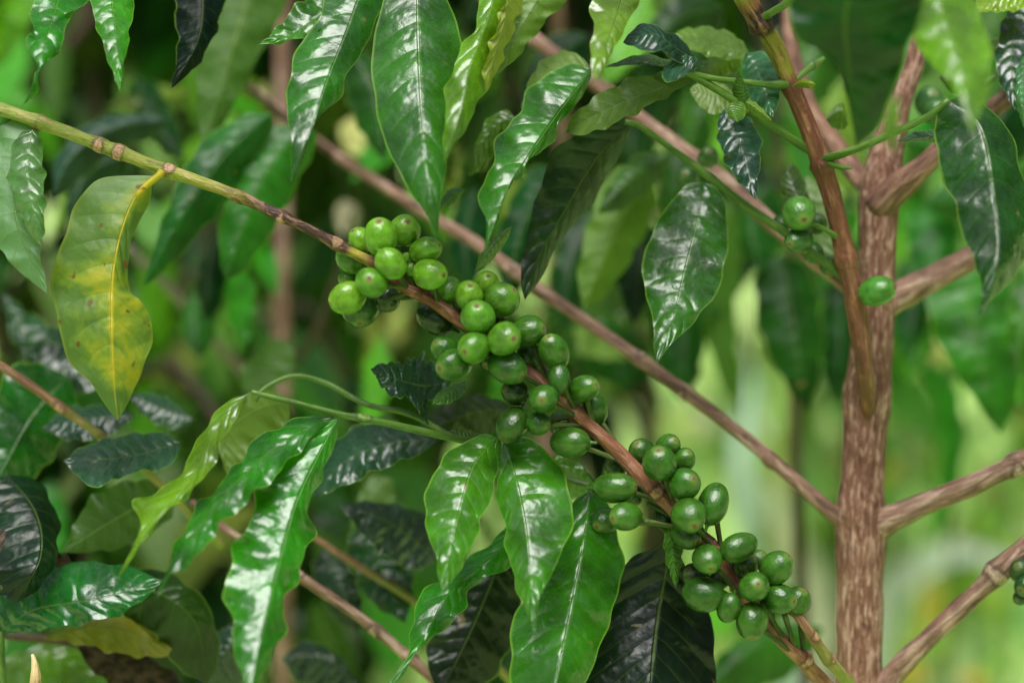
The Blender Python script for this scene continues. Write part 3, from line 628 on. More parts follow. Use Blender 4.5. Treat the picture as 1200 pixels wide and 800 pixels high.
leaf(LT, [(392, 488), (335, 515), (282, 560), (240, 610), (212, 650), (184, 700)], [(350, 490), (300, 515), (265, 560), (234, 590), (205, 640), (198, 662)], [(372, 505), (330, 550), (292, 585), (255, 620), (225, 660), (200, 672)], [-.004, -.012, -.03, -.036], .012, -.010, (32, 110, 34), label='long narrow wavy leaf tapering to a thread', wave=.0026, freq=6)
leaf(LT, [(396, 490), (372, 535), (345, 595), (325, 670), (308, 740), (292, 815)], [(374, 500), (338, 525), (305, 560), (300, 590), (278, 635), (262, 688), (270, 715), (272, 745), (283, 790)], [(394, 510), (386, 540), (369, 572), (363, 598), (366, 630), (346, 680), (332, 715), (334, 740), (312, 780)], [-.004, -.016, -.034, -.044], .004, .012, (38, 128, 28), label='longest bright glossy leaf with scalloped edges', wave=.003, freq=6)
leaf(LT, [(584, 512), (555, 545), (538, 600), (526, 650), (519, 694)], [(560, 510), (520, 535), (500, 575), (498, 610), (510, 650), (514, 675)], [(584, 530), (580, 570), (566, 605), (556, 632), (537, 670)], [.008, -.004, -.013, -.018], .012, .006, (56, 126, 40), label='left leaf of the bright glossy pair below the berries', wave=.0014)
leaf(LT, [(588, 514), (604, 560), (616, 620), (622, 680), (627, 742)], [(580, 535), (582, 580), (590, 612), (594, 645), (606, 690), (616, 715)], [(625, 515), (658, 550), (671, 590), (668, 625), (652, 660), (636, 692), (630, 715)], [.008, -.004, -.014, -.020], .008, .012, (50, 120, 38), label='right leaf of the bright glossy pair below the berries', wave=.0014)
leaf(LT, [(692, 574), (683, 640), (668, 720), (645, 830)], [(672, 590), (655, 640), (625, 690), (602, 725), (597, 770), (606, 815)], [(712, 590), (728, 640), (727, 690), (710, 735), (704, 760), (684, 800)], [.022, .012, .002, -.008], .010, .014, (42, 114, 36), label='broad bright leaf with white sheen below the berries', wave=.0018, freq=4, pet=[(692, 568, .033, 3), (692, 576, .024, 3), (691, 590, .02, 2.5)])
leaf(LT, [(612, 600), (580, 650), (530, 690), (505, 730), (480, 775), (452, 805)], [(580, 630), (530, 670), (490, 700), (483, 735), (478, 765)], [(614, 640), (590, 668), (548, 690), (546, 715), (520, 736), (490, 760), (468, 795)], [.03, .022, .01, 0], .010, .004, (36, 118, 34), label='curling leaf behind the glossy pair', wave=.002)
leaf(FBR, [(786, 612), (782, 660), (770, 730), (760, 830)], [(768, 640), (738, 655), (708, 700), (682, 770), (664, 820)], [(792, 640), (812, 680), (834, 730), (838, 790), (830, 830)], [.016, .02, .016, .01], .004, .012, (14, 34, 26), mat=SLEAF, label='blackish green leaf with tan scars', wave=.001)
leaf(FBR, [(786, 606), (788, 640), (792, 690)], [(778, 622), (780, 655)], [(796, 620), (800, 650)], [.01, .006, .004], .004, .004, (60, 120, 60), N=24, M=5)
leaf(FBR, [(602, 480), (560, 482), (500, 505), (480, 520)], [(580, 466), (535, 464), (500, 485)], [(585, 505), (545, 512), (510, 515)], [.05, .06, .064], .01, .0, (42, 60, 22), mat=SLEAF)
leaf(FBR, [(528, 446), (500, 452), (470, 446), (434, 432)], [(512, 424), (486, 418), (470, 426), (452, 424)], [(524, 464), (502, 470), (500, 494), (482, 470), (455, 462)], [.04, .03, .028], .012, -.006, (32, 72, 54), rag=1.4, label='small dark ragged leaf', wave=.002)
leaf(FBR, [(546, 446), (530, 460), (506, 474)], [(530, 450), (512, 462)], [(545, 458), (528, 472)], [.02, .016, .014], .006, -.003, (58, 112, 62), N=26, M=5)
leaf(FBR, [(574, 512), (545, 516), (526, 505)], [(556, 506), (538, 500)], [(558, 520), (538, 518)], [.02, .02, .02], .003, .003, (66, 110, 40), N=20, M=4)
leaf(FBR, [(620, 560), (660, 545), (700, 570)], [(640, 535), (675, 540)], [(650, 575), (680, 585)], [.05, .05, .05], .0, .01, (60, 120, 40), N=24, M=5)

# ================================================================== LEAFY SHOOTS ENTERING FROM ABOVE AND FROM THE SIDES
def shoot(label, loc, pts, mat=TWIG, cat='leafy shoot', **kw):
    t = thing('coffee_shoot', label, cat, at(*loc)); stem('stem', t, pts, mat, **kw); return t
g = None
s1 = shoot('leafy shoot hanging from the top with the largest glossy midgreen leaves above the berries', (490, -60, .03), [(520, -60, .03, 4), (490, -42, .03, 4), (440, -40, .03, 4), (400, -50, .03, 4)])
leaf(s1, [(489, -40), (490, 40), (493, 110), (498, 180), (505, 235), (512, 284)], [(462, -25), (444, 15), (435, 85), (440, 122), (455, 178), (479, 220), (499, 252)], [(512, -30), (530, 15), (543, 60), (536, 105), (526, 150), (522, 195), (516, 246)], [.02, .002, -.012, -.014], .012, .016, (40, 104, 52), label='broadest dark glossy leaf, hanging at the top centre', wave=.001, freq=4)
leaf(s1, [(432, -35), (405, 40), (385, 90), (368, 140), (340, 216)], [(395, -25), (368, 28), (340, 78), (337, 125), (340, 165), (342, 195)], [(455, -20), (440, 30), (412, 80), (400, 112), (372, 140), (356, 185)], [.024, .006, -.004, -.006], .010, .014, (36, 106, 42), wave=.0018, freq=4)
leaf(s1, [(425, -30), (385, 8), (345, 38), (300, 52)], [(395, -30), (360, -6), (335, 20), (318, 40)], [(405, 8), (372, 40), (340, 48), (318, 52)], [.03, .02, .016], .004, -.006, (46, 118, 34), wave=.002)
s2 = shoot('narrow leafed bright shoot with a curled yellow green underside near the top', (590, -60, .02), [(620, -60, .02, 4), (596, -42, .02, 4), (575, -50, .02, 4)])
leaf(s2, [(586, -40), (572, 20), (550, 80), (540, 130), (519, 192)], [(568, -20), (556, 30), (532, 75), (522, 115), (521, 150)], [(597, -10), (588, 40), (574, 80), (568, 108), (548, 145), (534, 170)], [.01, -.006, -.016, -.018], .006, .014, (84, 146, 54), wave=.002)
leaf(s2, [(600, -38), (592, 20), (578, 70), (570, 108)], [(585, 20), (572, 60), (566, 90)], [(612, 0), (596, 50), (582, 85)], [.012, .0, -.006], -.004, .016, (120, 150, 48), under=True, wave=.0018)
leaf(s2, [(650, -35), (625, 8), (600, 50), (582, 90)], [(625, -25), (600, 20), (588, 55)], [(672, -10), (640, 25), (608, 65)], [.03, .024, .02], .004, .01, (76, 120, 36), under=True)
s3 = shoot('shoot with wavy crinkled leaves beside the brown branch at top centre', (720, -50, .02), [(735, -50, .02, 4), (716, 20, .03, 3.8), (700, 70, .03, 3.4), (692, 82, .03, 2.5)])
leaf(s3, [(694, 82), (660, 125), (628, 170), (600, 215), (580, 260), (560, 318)], [(668, 76), (628, 94), (612, 125), (598, 140), (584, 165), (570, 205), (562, 240), (570, 262), (568, 290)], [(690, 100), (668, 130), (650, 160), (622, 190), (616, 204), (594, 216), (586, 240), (576, 280)], [.03, .012, -.002, -.006], .014, .006, (42, 112, 42), wave=.0028, freq=5)
leaf(s3, [(690, 76), (660, 82), (632, 100), (610, 128)], [(670, 60), (640, 68), (622, 90)], [(680, 88), (650, 98), (625, 120)], [.034, .032, .03], .012, .0, (74, 112, 36), under=True, wave=.0018)
leaf(s3, [(740, -40), (726, 10), (712, 50), (699, 97)], [(705, -40), (692, 10), (696, 30), (692, 60), (694, 85)], [(762, -20), (744, 12), (724, 50), (706, 84)], [.01, -.012, -.022], .004, .012, (92, 142, 84), label='pale leaf pointing down at the top', wave=.001)
leaf(s3, [(620, 150), (590, 140), (560, 175), (548, 205)], [(590, 130), (565, 150)], [(600, 160), (575, 185), (555, 205)], [.05, .05, .05], .004, .004, (58, 104, 30))
leaf(s3, [(545, 222), (530, 228), (512, 245)], [(530, 220), (518, 232)], [(538, 232), (525, 243)], [.03, .03, .03], .003, .003, (54, 120, 60), N=20, M=5)
leaf(s3, [(600, 265), (575, 290), (556, 320)], [(582, 275), (562, 300)], [(592, 285), (572, 310)], [.01, .006, .004], .004, .004, (76, 132, 56), N=24, M=5, wave=.0008)
s4 = shoot('blurred shoot close to the camera with a dark leaf and a pale leaf', (1050, -70, -.17), [(1130, -60, -.16, 4), (1080, -55, -.17, 4), (1000, -60, -.17, 4)])
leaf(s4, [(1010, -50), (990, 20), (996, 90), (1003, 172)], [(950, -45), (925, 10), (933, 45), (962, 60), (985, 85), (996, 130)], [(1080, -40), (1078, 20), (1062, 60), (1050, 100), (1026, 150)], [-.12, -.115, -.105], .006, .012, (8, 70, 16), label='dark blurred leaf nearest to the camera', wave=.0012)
leaf(s4, [(1050, 110), (1044, 140), (1047, 182)], [(1040, 125), (1036, 152)], [(1054, 120), (1052, 155)], [-.15, -.15, -.15], .003, .003, (90, 150, 84), N=24, M=5)
leaf(s4, [(1090, -50), (1105, 20), (1125, 80), (1140, 158)], [(1062, -30), (1062, 30), (1090, 72), (1120, 110), (1132, 140)], [(1118, -30), (1150, 20), (1160, 65), (1156, 110), (1146, 140)], [-.08, -.10, -.11], .012, .012, (88, 150, 84), label='pale glossy leaf with drip tip', wave=.0014)
s5 = shoot('dark leafy shoot in the top right corner behind the pale leaf', (1230, 60, .05), [(1240, 50, .05, 4), (1196, 75, .05, 4), (1155, 96, .05, 4), (1120, 115, .05, 3)])
leaf(s5, [(1200, 0), (1185, 60), (1190, 130)], [(1180, 10), (1166, 70), (1178, 110)], [(1225, 20), (1215, 80)], [.06, .05, .04], .004, .004, (34, 70, 52))
leaf(s5, [(1205, 60), (1196, 100), (1200, 150)], [(1192, 80), (1190, 120)], [(1225, 80), (1215, 130)], [.04, .03, .03], .004, .004, (86, 130, 96))
leaf(s5, [(1220, 0), (1180, -2), (1140, 14)], [(1190, -20), (1150, -8)], [(1195, 12), (1165, 14)], [.04, .04, .04], .01, -.004, (110, 160, 70))
leaf(s5, [(1155, 96), (1130, 100), (1100, 90)], [(1135, 85), (1115, 82)], [(1140, 112), (1115, 108)], [.06, .06, .06], .004, .004, (24, 64, 30))
leaf(s5, [(1200, 50), (1170, 52), (1148, 62)], [(1178, 44), (1158, 48)], [(1180, 60), (1162, 64)], [.05, .05, .05], .006, .0, (90, 150, 60))
s6 = shoot('shoot with curled bright leaves in the top left corner', (100, -60, 0), [(180, -70, 0, 4), (120, -40, 0, 4), (60, -50, 0, 4)])
leaf(s6, [(80, -40), (62, 20), (48, 70), (44, 90), (26, 126)], [(50, -30), (36, 25), (33, 55), (42, 78), (36, 105)], [(108, -20), (102, 4), (80, 20), (76, 48), (70, 60), (48, 80), (44, 105)], [.02, 0, -.008, -.006], .004, .014, (34, 120, 28), wave=.0026)
leaf(s6, [(130, -40), (132, 10), (138, 60), (141, 108)], [(108, -30), (107, 8), (118, 45), (130, 80)], [(158, -20), (155, 20), (148, 62), (144, 88)], [.016, 0, -.01], .004, .016, (52, 140, 36), wave=.0012)

s7 = thing('coffee_shoot', 'shoot with a green and brown stem above bluish dark leaves at the left', 'leafy shoot', at(-30, 415, .06))
stem('stem', s7, [(-30, 412, .05, 5), (0, 428, .05, 5), (48, 460, .05, 5.5), (85, 487, .05, 5.5), (126, 516, .052, 5), (180, 560, .07, 4.5), (260, 640, .10, 4.5)], YTWIG, nodes=(.3, .45), nodegain=.25)
leaf(s7, [(212, 518), (150, 535), (74, 540)], [(185, 506), (130, 512), (92, 526)], [(200, 545), (152, 555), (108, 570)], [.05, .04, .04], .014, -.014, (52, 88, 72), wave=.0014)
leaf(s7, [(160, 486), (100, 490), (48, 502)], [(130, 476), (80, 478)], [(130, 508), (84, 516)], [.07, .07, .07], .014, -.008, (50, 80, 74))
leaf(s7, [(205, 570), (140, 605), (72, 648)], [(160, 562), (105, 585)], [(196, 610), (140, 642)], [.08, .07, .06], .0, .01, (40, 78, 24), under=True, mat=SLEAF)
leaf(s7, [(80, 440), (35, 490), (-8, 570)], [(20, 425), (-15, 490)], [(90, 485), (58, 540), (20, 580)], [.1, .09, .08], .0, .012, (20, 92, 34))
leaf(s7, [(228, 492), (192, 480), (152, 464)], [(196, 466), (170, 460)], [(200, 502), (170, 488)], [.1, .1, .1], .01, -.004, (60, 92, 80))
leaf(s7, [(20, 400), (60, 430), (130, 440)], [(60, 400), (100, 420)], [(50, 450), (100, 460)], [.12, .12, .12], .01, -.004, (30, 60, 40))
leaf(s7, [(0, 340), (40, 400), (110, 420)], [(40, 370), (90, 395)], [(20, 410), (70, 430)], [.16, .15, .14], .01, -.004, (24, 62, 34))

s8 = thing('coffee_shoot', 'low cluster of dark leaves in the bottom left corner above a withered leaf', 'leafy shoot', at(-30, 800, .06))
stem('stem', s8, [(-40, 735, .09, 5), (20, 745, .09, 5.5), (80, 752, .09, 5.5), (150, 775, .10, 5), (230, 830, .11, 5)], DTWIG)
stem('stem', s8, [(0, 740, .04, 4), (2, 770, .04, 4), (6, 830, .04, 4)], TWIG)
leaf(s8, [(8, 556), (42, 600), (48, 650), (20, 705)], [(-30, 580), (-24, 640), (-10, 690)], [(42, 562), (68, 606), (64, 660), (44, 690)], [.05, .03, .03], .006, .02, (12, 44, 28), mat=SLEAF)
leaf(s8, [(0, 745), (40, 715), (120, 700), (192, 680)], [(-10, 700), (60, 664), (135, 660)], [(40, 738), (100, 730), (152, 714)], [.04, .03, .034], .02, -.004, (22, 92, 38), mat=SLEAF)
leaf(s8, [(105, 690), (178, 692), (228, 728), (242, 800)], [(150, 664), (216, 680), (252, 728), (255, 780)], [(120, 720), (170, 735), (205, 780)], [.07, .06, .07], .012, .006, (30, 66, 24))
leaf(s8, [(50, 748), (120, 735), (202, 760)], [(90, 730), (132, 712), (178, 736)], [(100, 756), (140, 766), (188, 770)], [.06, .055, .06], .012, -.002, (120, 124, 38), under=True, label='yellow green leaf')
leaf(s8, [(88, 748), (140, 775), (212, 835)], [(124, 746), (172, 768), (214, 800)], [(100, 775), (140, 812), (180, 840)], [.07, .07, .07], .01, -.006, (74, 54, 44), mat=DLEAF, label='withered brown leaf')
leaf(s8, [(-20, 800), (50, 765), (140, 820)], [(10, 770), (70, 752), (120, 780)], [(0, 840), (60, 840)], [.11, .11, .11], .006, -.006, (70, 120, 60))
leaf(s8, [(290, 730), (262, 765), (225, 815)], [(262, 735), (235, 775)], [(300, 765), (275, 810)], [.09, .085, .08], .006, .012, (36, 66, 58))
leaf(s8, [(-20, 640), (4, 650), (12, 690)], [(-25, 670), (0, 690)], [(4, 620), (14, 655)], [.02, .02, .02], .004, .004, (70, 52, 48), mat=DLEAF)
leaf(s8, [(60, 645), (75, 660), (85, 690)], [(58, 660), (68, 680)], [(80, 652), (92, 676)], [.05, .05, .05], .004, .004, (70, 44, 40), mat=DLEAF, N=20, M=4)
st = thing('dead_twig', 'pale tan pointed twig stub standing at the bottom left', 'twig', at(40, 840, 0))
stem('stub', st, [(38, 850, 0, 7), (40, 815, 0, 7.2), (42, 795, 0, 6.5), (41, 778, 0, 4), (38, 766, 0, 1.6)], bark_material('dead_twig_bark', [(0, rgb(176, 132, 84)), (1, rgb(206, 184, 140))], rgb(226, 206, 160), rgb(120, 76, 44), .5), step=.002)

s9 = thing('coffee_shoot', 'bare brown branch slanting down to the bottom centre among bluish dark leaves', 'branch', at(250, 610, .08))
stem('stem', s9, [(225, 588, .08, 4.5), (255, 614, .075, 5), (310, 650, .07, 5.4), (360, 681, .068, 6), (420, 722, .065, 6.2), (470, 762, .06, 6.4), (520, 805, .055, 6.5), (560, 850, .05, 6.5)], BARK, nodes=(.36, .62, .75), nodegain=.3)
stem('twig', s9, [(340, 612, .10, 3.5), (400, 650, .10, 4), (440, 675, .10, 4.4), (482, 702, .10, 5), (560, 760, .10, 5), (620, 820, .10, 5)], YTWIG, nodes=(.4,))
leaf(s9, [(516, 514), (455, 520), (405, 540), (366, 582)], [(475, 497), (425, 497), (384, 525)], [(490, 532), (440, 552), (402, 570)], [.05, .05, .05], .016, -.006, (44, 78, 66))
leaf(s9, [(512, 655), (455, 612), (396, 590)], [(505, 606), (450, 588)], [(485, 668), (440, 642)], [.10, .09, .09], .02, -.01, (56, 74, 76))
leaf(s9, [(430, 600), (445, 660), (475, 730)], [(405, 640), (430, 700)], [(475, 640), (485, 690)], [.13, .12, .11], .004, .004, (20, 62, 28))
leaf(s9, [(380, 640), (400, 690), (420, 740)], [(365, 670), (390, 720)], [(415, 670), (425, 715)], [.14, .13, .13], .004, .004, (30, 54, 40))
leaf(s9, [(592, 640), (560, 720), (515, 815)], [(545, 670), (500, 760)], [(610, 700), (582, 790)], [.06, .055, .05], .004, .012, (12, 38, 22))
leaf(s9, [(420, 800), (380, 770), (330, 770)], [(400, 770), (360, 750)], [(395, 810), (350, 800)], [.12, .12, .12], .01, .0, (34, 60, 48))
leaf(s9, [(460, 560), (430, 590), (415, 630)], [(435, 560), (412, 600)], [(462, 590), (440, 620)], [.14, .14, .14], .004, .0, (70, 100, 34), under=True, N=24, M=5)
leaf(s9, [(300, 470), (300, 430), (340, 400)], [(280, 440), (310, 400)], [(320, 460), (345, 425)], [.2, .2, .2], .0, .0, (70, 110, 40), under=True, N=24, M=5)
leaf(s9, [(340, 470), (300, 480), (265, 510), (268, 560)], [(310, 455), (270, 480), (255, 520)], [(335, 500), (305, 530), (282, 555)], [.04, .05, .05], .0, .0, (78, 116, 40), under=True)

# ================================================================== SHRUBS BEHIND, LEAF BY LEAF
def bl(p, mid, L, Rr, z, col, under=False, **kw):
    if not kw.get('mat') and p is not b4: col = tuple(c * .85 for c in col)  # greens darkened to stand for shade behind the front leaves
    return leaf(p, mid, L, Rr, gloss=kw.pop('gloss', .32), z=[z, z - .01, z - .015], dL=kw.pop('dL', .008), dR=kw.pop('dR', .012), col=col, under=under, N=28, M=5, **kw)
def ground_under(px, py, z): w = at(px, py, z); return (w.x, w.y, 0)
g1 = ground_under(330, 800, .36)
b4 = None
b1 = thing('coffee_sapling', 'young coffee plant with upright brown stem and drooping leaves behind the berry branch tip', 'plant', g1)
w = [Vector((g1[0], g1[1], -.02)), Vector((g1[0], g1[1], .4)), at(330, 640, .36), at(330, 440, .36), at(330, 300, .36), at(333, 150, .37), at(330, -60, .38)]
build_tube('stem', b1, w, [.0068, .0066, .0062, .0062, .006, .0055, .005], BARK, seg=12, step=.006)
stem('branch', b1, [(150, 290, .26, 5), (200, 340, .29, 5.5), (260, 410, .33, 5.5), (330, 480, .36, 6)], bark_material('grey_bark', [(0, rgb(130, 124, 112)), (1, rgb(110, 92, 78))], rgb(170, 160, 150), rgb(70, 60, 50), .4))
stem('branch', b1, [(285, 95, .2, 4), (330, 135, .2, 4), (400, 190, .22, 4), (455, 225, .26, 4), (500, 260, .33, 4)], DTWIG)
stem('branch', b1, [(330, 440, .36, 5), (370, 390, .34, 5), (400, 310, .33, 4), (410, 250, .33, 3)], DTWIG)
bl(b1, [(238, -40), (234, 40), (201, 104)], [(206, -15), (208, 50), (205, 80)], [(264, -15), (256, 30), (232, 76)], .05, (12, 36, 28), label='blackish leaf')
bl(b1, [(300, -30), (268, 70), (238, 175)], [(250, -10), (234, 60), (230, 125)], [(335, 0), (302, 70), (268, 135)], .16, (50, 92, 26), under=True)
bl(b1, [(318, 132), (265, 180), (215, 250), (168, 335)], [(285, 135), (235, 168), (205, 220), (180, 292)], [(318, 155), (272, 225), (228, 280), (188, 322)], .13, (40, 112, 44))
bl(b1, [(352, 150), (312, 200), (285, 262), (264, 328)], [(318, 150), (276, 200), (258, 260), (257, 300)], [(372, 160), (346, 220), (316, 276), (285, 318)], .14, (54, 126, 40))
bl(b1, [(200, 140), (132, 150), (82, 185), (62, 235)], [(160, 132), (100, 145), (66, 185)], [(180, 160), (135, 178), (90, 215)], .17, (58, 88, 82))
bl(b1, [(150, 180), (105, 200), (85, 240), (78, 290)], [(115, 185), (80, 215)], [(140, 205), (112, 240), (95, 270)], .2, (50, 86, 66))
bl(b1, [(272, 250), (246, 300), (240, 380)], [(252, 270), (230, 330)], [(282, 290), (264, 350)], .24, (14, 50, 22))
bl(b1, [(240, 330), (225, 370), (232, 420)], [(222, 345), (212, 390)], [(256, 355), (250, 400)], .26, (60, 120, 60))
bl(b1, [(410, 60), (440, 110), (450, 190)], [(400, 90), (420, 150)], [(440, 70), (462, 140)], .2, (40, 92, 30))
bl(b1, [(160, 90), (170, 130), (215, 190)], [(150, 115), (180, 170)], [(185, 100), (210, 150)], .25, (24, 70, 26))
bl(b1, [(412, 138), (424, 158), (420, 184)], [(398, 150), (404, 174)], [(440, 142), (434, 178)], .34, (255, 222, 160), mat=DLEAF, label='added peach leaf standing in for a warm blurred spot')  # leaf added to draw a warm out-of-focus spot
bl(b1, [(440, 150), (452, 162), (440, 186)], [(434, 160), (432, 176)], [(458, 152), (456, 178)], .36, (255, 214, 140), mat=DLEAF)  # second warm blurred spot, drawn as an added leaf
bl(b1, [(404, 234), (410, 254), (406, 278)], [(394, 244), (396, 266)], [(420, 244), (420, 266)], .36, (255, 214, 206), mat=DLEAF, label='added pinkish leaf standing in for a blurred spot')  # added leaf that draws a pinkish blurred spot

g2 = ground_under(640, 800, .30)
b2 = thing('coffee_sapling', 'shadowy coffee plant filling the gap behind the top centre leaves', 'plant', g2)
build_tube('stem', b2, [Vector((g2[0], g2[1], -.02)), Vector((g2[0], g2[1] + .05, .6)), at(640, 420, .5), at(660, 200, .42), at(650, -60, .36)], [.006, .006, .0055, .005, .004], BARK, seg=10, step=.008)
bl(b2, [(762, 198), (722, 270), (684, 362)], [(715, 200), (690, 260), (677, 322)], [(768, 240), (742, 300), (706, 350)], .16, (92, 130, 32), under=True)
bl(b2, [(650, 195), (612, 270), (596, 345)], [(620, 200), (585, 265), (582, 310)], [(665, 230), (642, 290), (612, 335)], .18, (20, 76, 34))
bl(b2, [(740, 250), (752, 300), (742, 380)], [(725, 270), (722, 330)], [(775, 280), (768, 340)], .2, (16, 48, 24))
bl(b2, [(700, 250), (670, 310), (660, 390)], [(670, 255), (645, 320)], [(705, 290), (690, 350)], .24, (30, 86, 34))
bl(b2, [(560, 220), (545, 280), (550, 340)], [(535, 240), (525, 300)], [(580, 240), (572, 300)], .22, (24, 72, 40))
bl(b2, [(790, 180), (740, 210), (700, 250)], [(750, 180), (715, 215)], [(770, 215), (730, 245)], .15, (60, 104, 34))
bl(b2, [(690, 40), (640, 80), (610, 140)], [(650, 40), (615, 90)], [(690, 80), (650, 130)], .2, (24, 64, 40))
bl(b2, [(850, 10), (800, 20), (760, 60)], [(805, -10), (765, 20)], [(840, 40), (790, 55)], .2, (40, 84, 30))
bl(b2, [(760, -20), (790, 10), (790, 60)], [(765, 10), (775, 40)], [(810, -10), (812, 40)], .25, (92, 116, 60))
bl(b2, [(760, 330), (800, 380), (800, 470)], [(760, 370), (770, 430)], [(820, 360), (822, 430)], .3, (30, 80, 26))
bl(b2, [(640, 350), (700, 390), (740, 460)], [(640, 390), (690, 440)], [(700, 360), (745, 410)], .35, (40, 100, 34))
bl(b2, [(690, 380), (730, 400), (760, 450)], [(690, 410), (725, 450)], [(730, 380), (762, 410)], .4, (24, 70, 26))

g3 = ground_under(960, 800, .42)
b3 = thing('coffee_sapling', 'blurred coffee plant with hanging leaves just left of the trunk', 'plant', g3)
build_tube('stem', b3, [Vector((g3[0], g3[1], -.02)), Vector((g3[0], g3[1], .5)), at(935, 600, .42), at(925, 300, .42), at(900, 100, .4), at(880, -60, .38)], [.005, .005, .0045, .004, .004, .003], DTWIG, seg=10, step=.008)
bl(b3, [(915, 298), (930, 380), (946, 482)], [(886, 318), (890, 390), (920, 450)], [(950, 318), (964, 390), (960, 440)], .26, (34, 84, 24))
bl(b3, [(985, 325), (985, 400), (976, 470)], [(966, 345), (962, 420)], [(1010, 350), (1002, 430)], .3, (22, 76, 26))
bl(b3, [(858, 228), (836, 310), (840, 400), (868, 490)], [(826, 260), (812, 330), (838, 430)], [(872, 280), (862, 370), (868, 440)], .36, (74, 122, 44), under=True)
bl(b3, [(800, 250), (810, 320), (830, 400)], [(780, 280), (796, 350)], [(830, 270), (836, 340)], .4, (20, 60, 22))
bl(b3, [(900, 215), (880, 260), (890, 320)], [(872, 235), (866, 290)], [(920, 240), (912, 295)], .28, (36, 96, 28))
bl(b3, [(1000, 20), (960, 60), (940, 130)], [(960, 20), (930, 80)], [(995, 70), (968, 115)], .25, (66, 120, 40))
bl(b3, [(990, 100), (975, 160), (990, 230)], [(962, 120), (962, 190)], [(1010, 130), (1008, 200)], .3, (130, 160, 60), under=True)
bl(b3, [(830, 120), (800, 180), (790, 250)], [(800, 130), (775, 200)], [(835, 170), (815, 230)], .3, (54, 104, 36))
bl(b3, [(760, 90), (740, 150), (745, 210)], [(735, 110), (722, 170)], [(775, 120), (768, 180)], .3, (44, 92, 36))
bl(b3, [(965, 735), (890, 755), (820, 815)], [(920, 730), (850, 760)], [(940, 780), (880, 810)], .22, (66, 132, 44))
bl(b3, [(940, 690), (900, 700), (860, 740)], [(910, 685), (870, 705)], [(925, 720), (890, 740)], .26, (84, 150, 50))
bl(b3, [(560, 700), (600, 740), (590, 830)], [(550, 740), (560, 800)], [(620, 720), (620, 790)], .2, (28, 70, 26))

g4 = ground_under(1230, 800, .30)
b4 = thing('coffee_sapling', 'blurred coffee plant with large midgreen leaves to the right of the trunk', 'plant', g4)
build_tube('stem', b4, [Vector((g4[0], g4[1], -.02)), Vector((g4[0], g4[1], .5)), at(1255, 600, .3), at(1240, 300, .3), at(1230, 0, .3), at(1230, -60, .3)], [.006, .006, .0055, .005, .004, .003], BARK, seg=10, step=.008)
bl(b4, [(1128, 298), (1140, 385), (1172, 508)], [(1084, 322), (1100, 402), (1142, 468)], [(1196, 308), (1206, 400), (1188, 472)], .24, (52, 116, 30))
bl(b4, [(1220, 300), (1200, 380), (1190, 440)], [(1190, 320), (1180, 390)], [(1240, 350), (1220, 430)], .2, (60, 112, 34))
bl(b4, [(1080, 240), (1100, 280), (1090, 340)], [(1062, 260), (1068, 315)], [(1120, 250), (1118, 310)], .3, (40, 108, 34))
bl(b4, [(1060, 300), (1075, 350), (1062, 420)], [(1048, 325), (1046, 385)], [(1095, 325), (1085, 390)], .34, (30, 96, 26))
bl(b4, [(1230, 180), (1140, 230), (1080, 240)], [(1160, 190), (1105, 215)], [(1190, 240), (1120, 260)], .3, (44, 106, 34))
bl(b4, [(1230, 80), (1180, 130), (1150, 200)], [(1180, 90), (1150, 150)], [(1225, 140), (1190, 195)], .22, (20, 64, 30))
bl(b4, [(1060, 405), (1104, 450), (1116, 530), (1098, 640)], [(1094, 462), (1102, 540), (1094, 610)], [(1082, 412), (1124, 460), (1130, 540)], .5, (48, 130, 26))
bl(b4, [(1105, 20), (1090, 60), (1060, 100)], [(1080, 20), (1060, 60)], [(1110, 60), (1085, 95)], .26, (60, 110, 50))

# random leafy shrubs filling the depth at left and top ---------------------
def shrub(label, x, y, h, n, cols, spread, lo=.3, seed=1, leaf_len=(.10, .15)):
    rg = random.Random(seed)
    t = thing('coffee_shrub', label, 'shrub', (x, y, 0), 'coffee shrubs in the shade behind')
    top = Vector((x + rg.uniform(-.05, .05), y + rg.uniform(-.05, .05), h))
    build_tube('trunk', t, [Vector((x, y, -.02)), Vector((x, y, h * .5)).lerp(top, .3), top], [.010, .008, .005], DTWIG, seg=8, step=.02)
    tips = []
    nb = 7
    for i in range(nb):
        a = i * 2.399 + rg.random(); hh = h * (lo + (1 - lo) * i / nb)
        p0 = Vector((x, y, hh * .92)); q = Vector((math.cos(a), math.sin(a), 0)) * spread * rg.uniform(.7, 1.1)
        p1 = p0 + q * .5 + Vector((0, 0, .10)); p2 = p0 + q + Vector((0, 0, rg.uniform(-.1, .12)))
        build_tube('branch', t, [p0, p1, p2], [.005, .004, .003], DTWIG, seg=6, step=.03)
        tips.append((p0, p1, p2))
    for i in range(n):
        p0, p1, p2 = tips[i % nb]; f = rg.uniform(.12, 1.0)
        p = p0.lerp(p1, f * 2) if f < .5 else p1.lerp(p2, f * 2 - 1)
        d = Vector((rg.uniform(-1, 1), rg.uniform(-1, 1), rg.uniform(-1.5, -.1)))
        c = rg.choice(cols); random.seed(seed * 100 + i)
        gleaf(t, p, d, rg.uniform(*leaf_len), [min(255, max(4, v * rg.uniform(.8, 1.2))) for v in c], rg.uniform(-.5, .5))
    return t
DKC = [(14, 54, 12), (6, 26, 8), (22, 72, 14), (16, 40, 22), (44, 90, 18)]  # greens darkened so the leaf colour itself carries deep shade
LTC = [(86, 156, 44), (110, 172, 56), (66, 136, 38), (134, 180, 70)]  # lighter greens for lit shrubs, sunlight put into the colour
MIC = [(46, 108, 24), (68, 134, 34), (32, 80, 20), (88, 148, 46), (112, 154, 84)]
BRC = [(130, 184, 60), (160, 200, 84), (100, 168, 50), (186, 206, 110), (150, 200, 130)]  # bright greens with full sun painted into the leaves
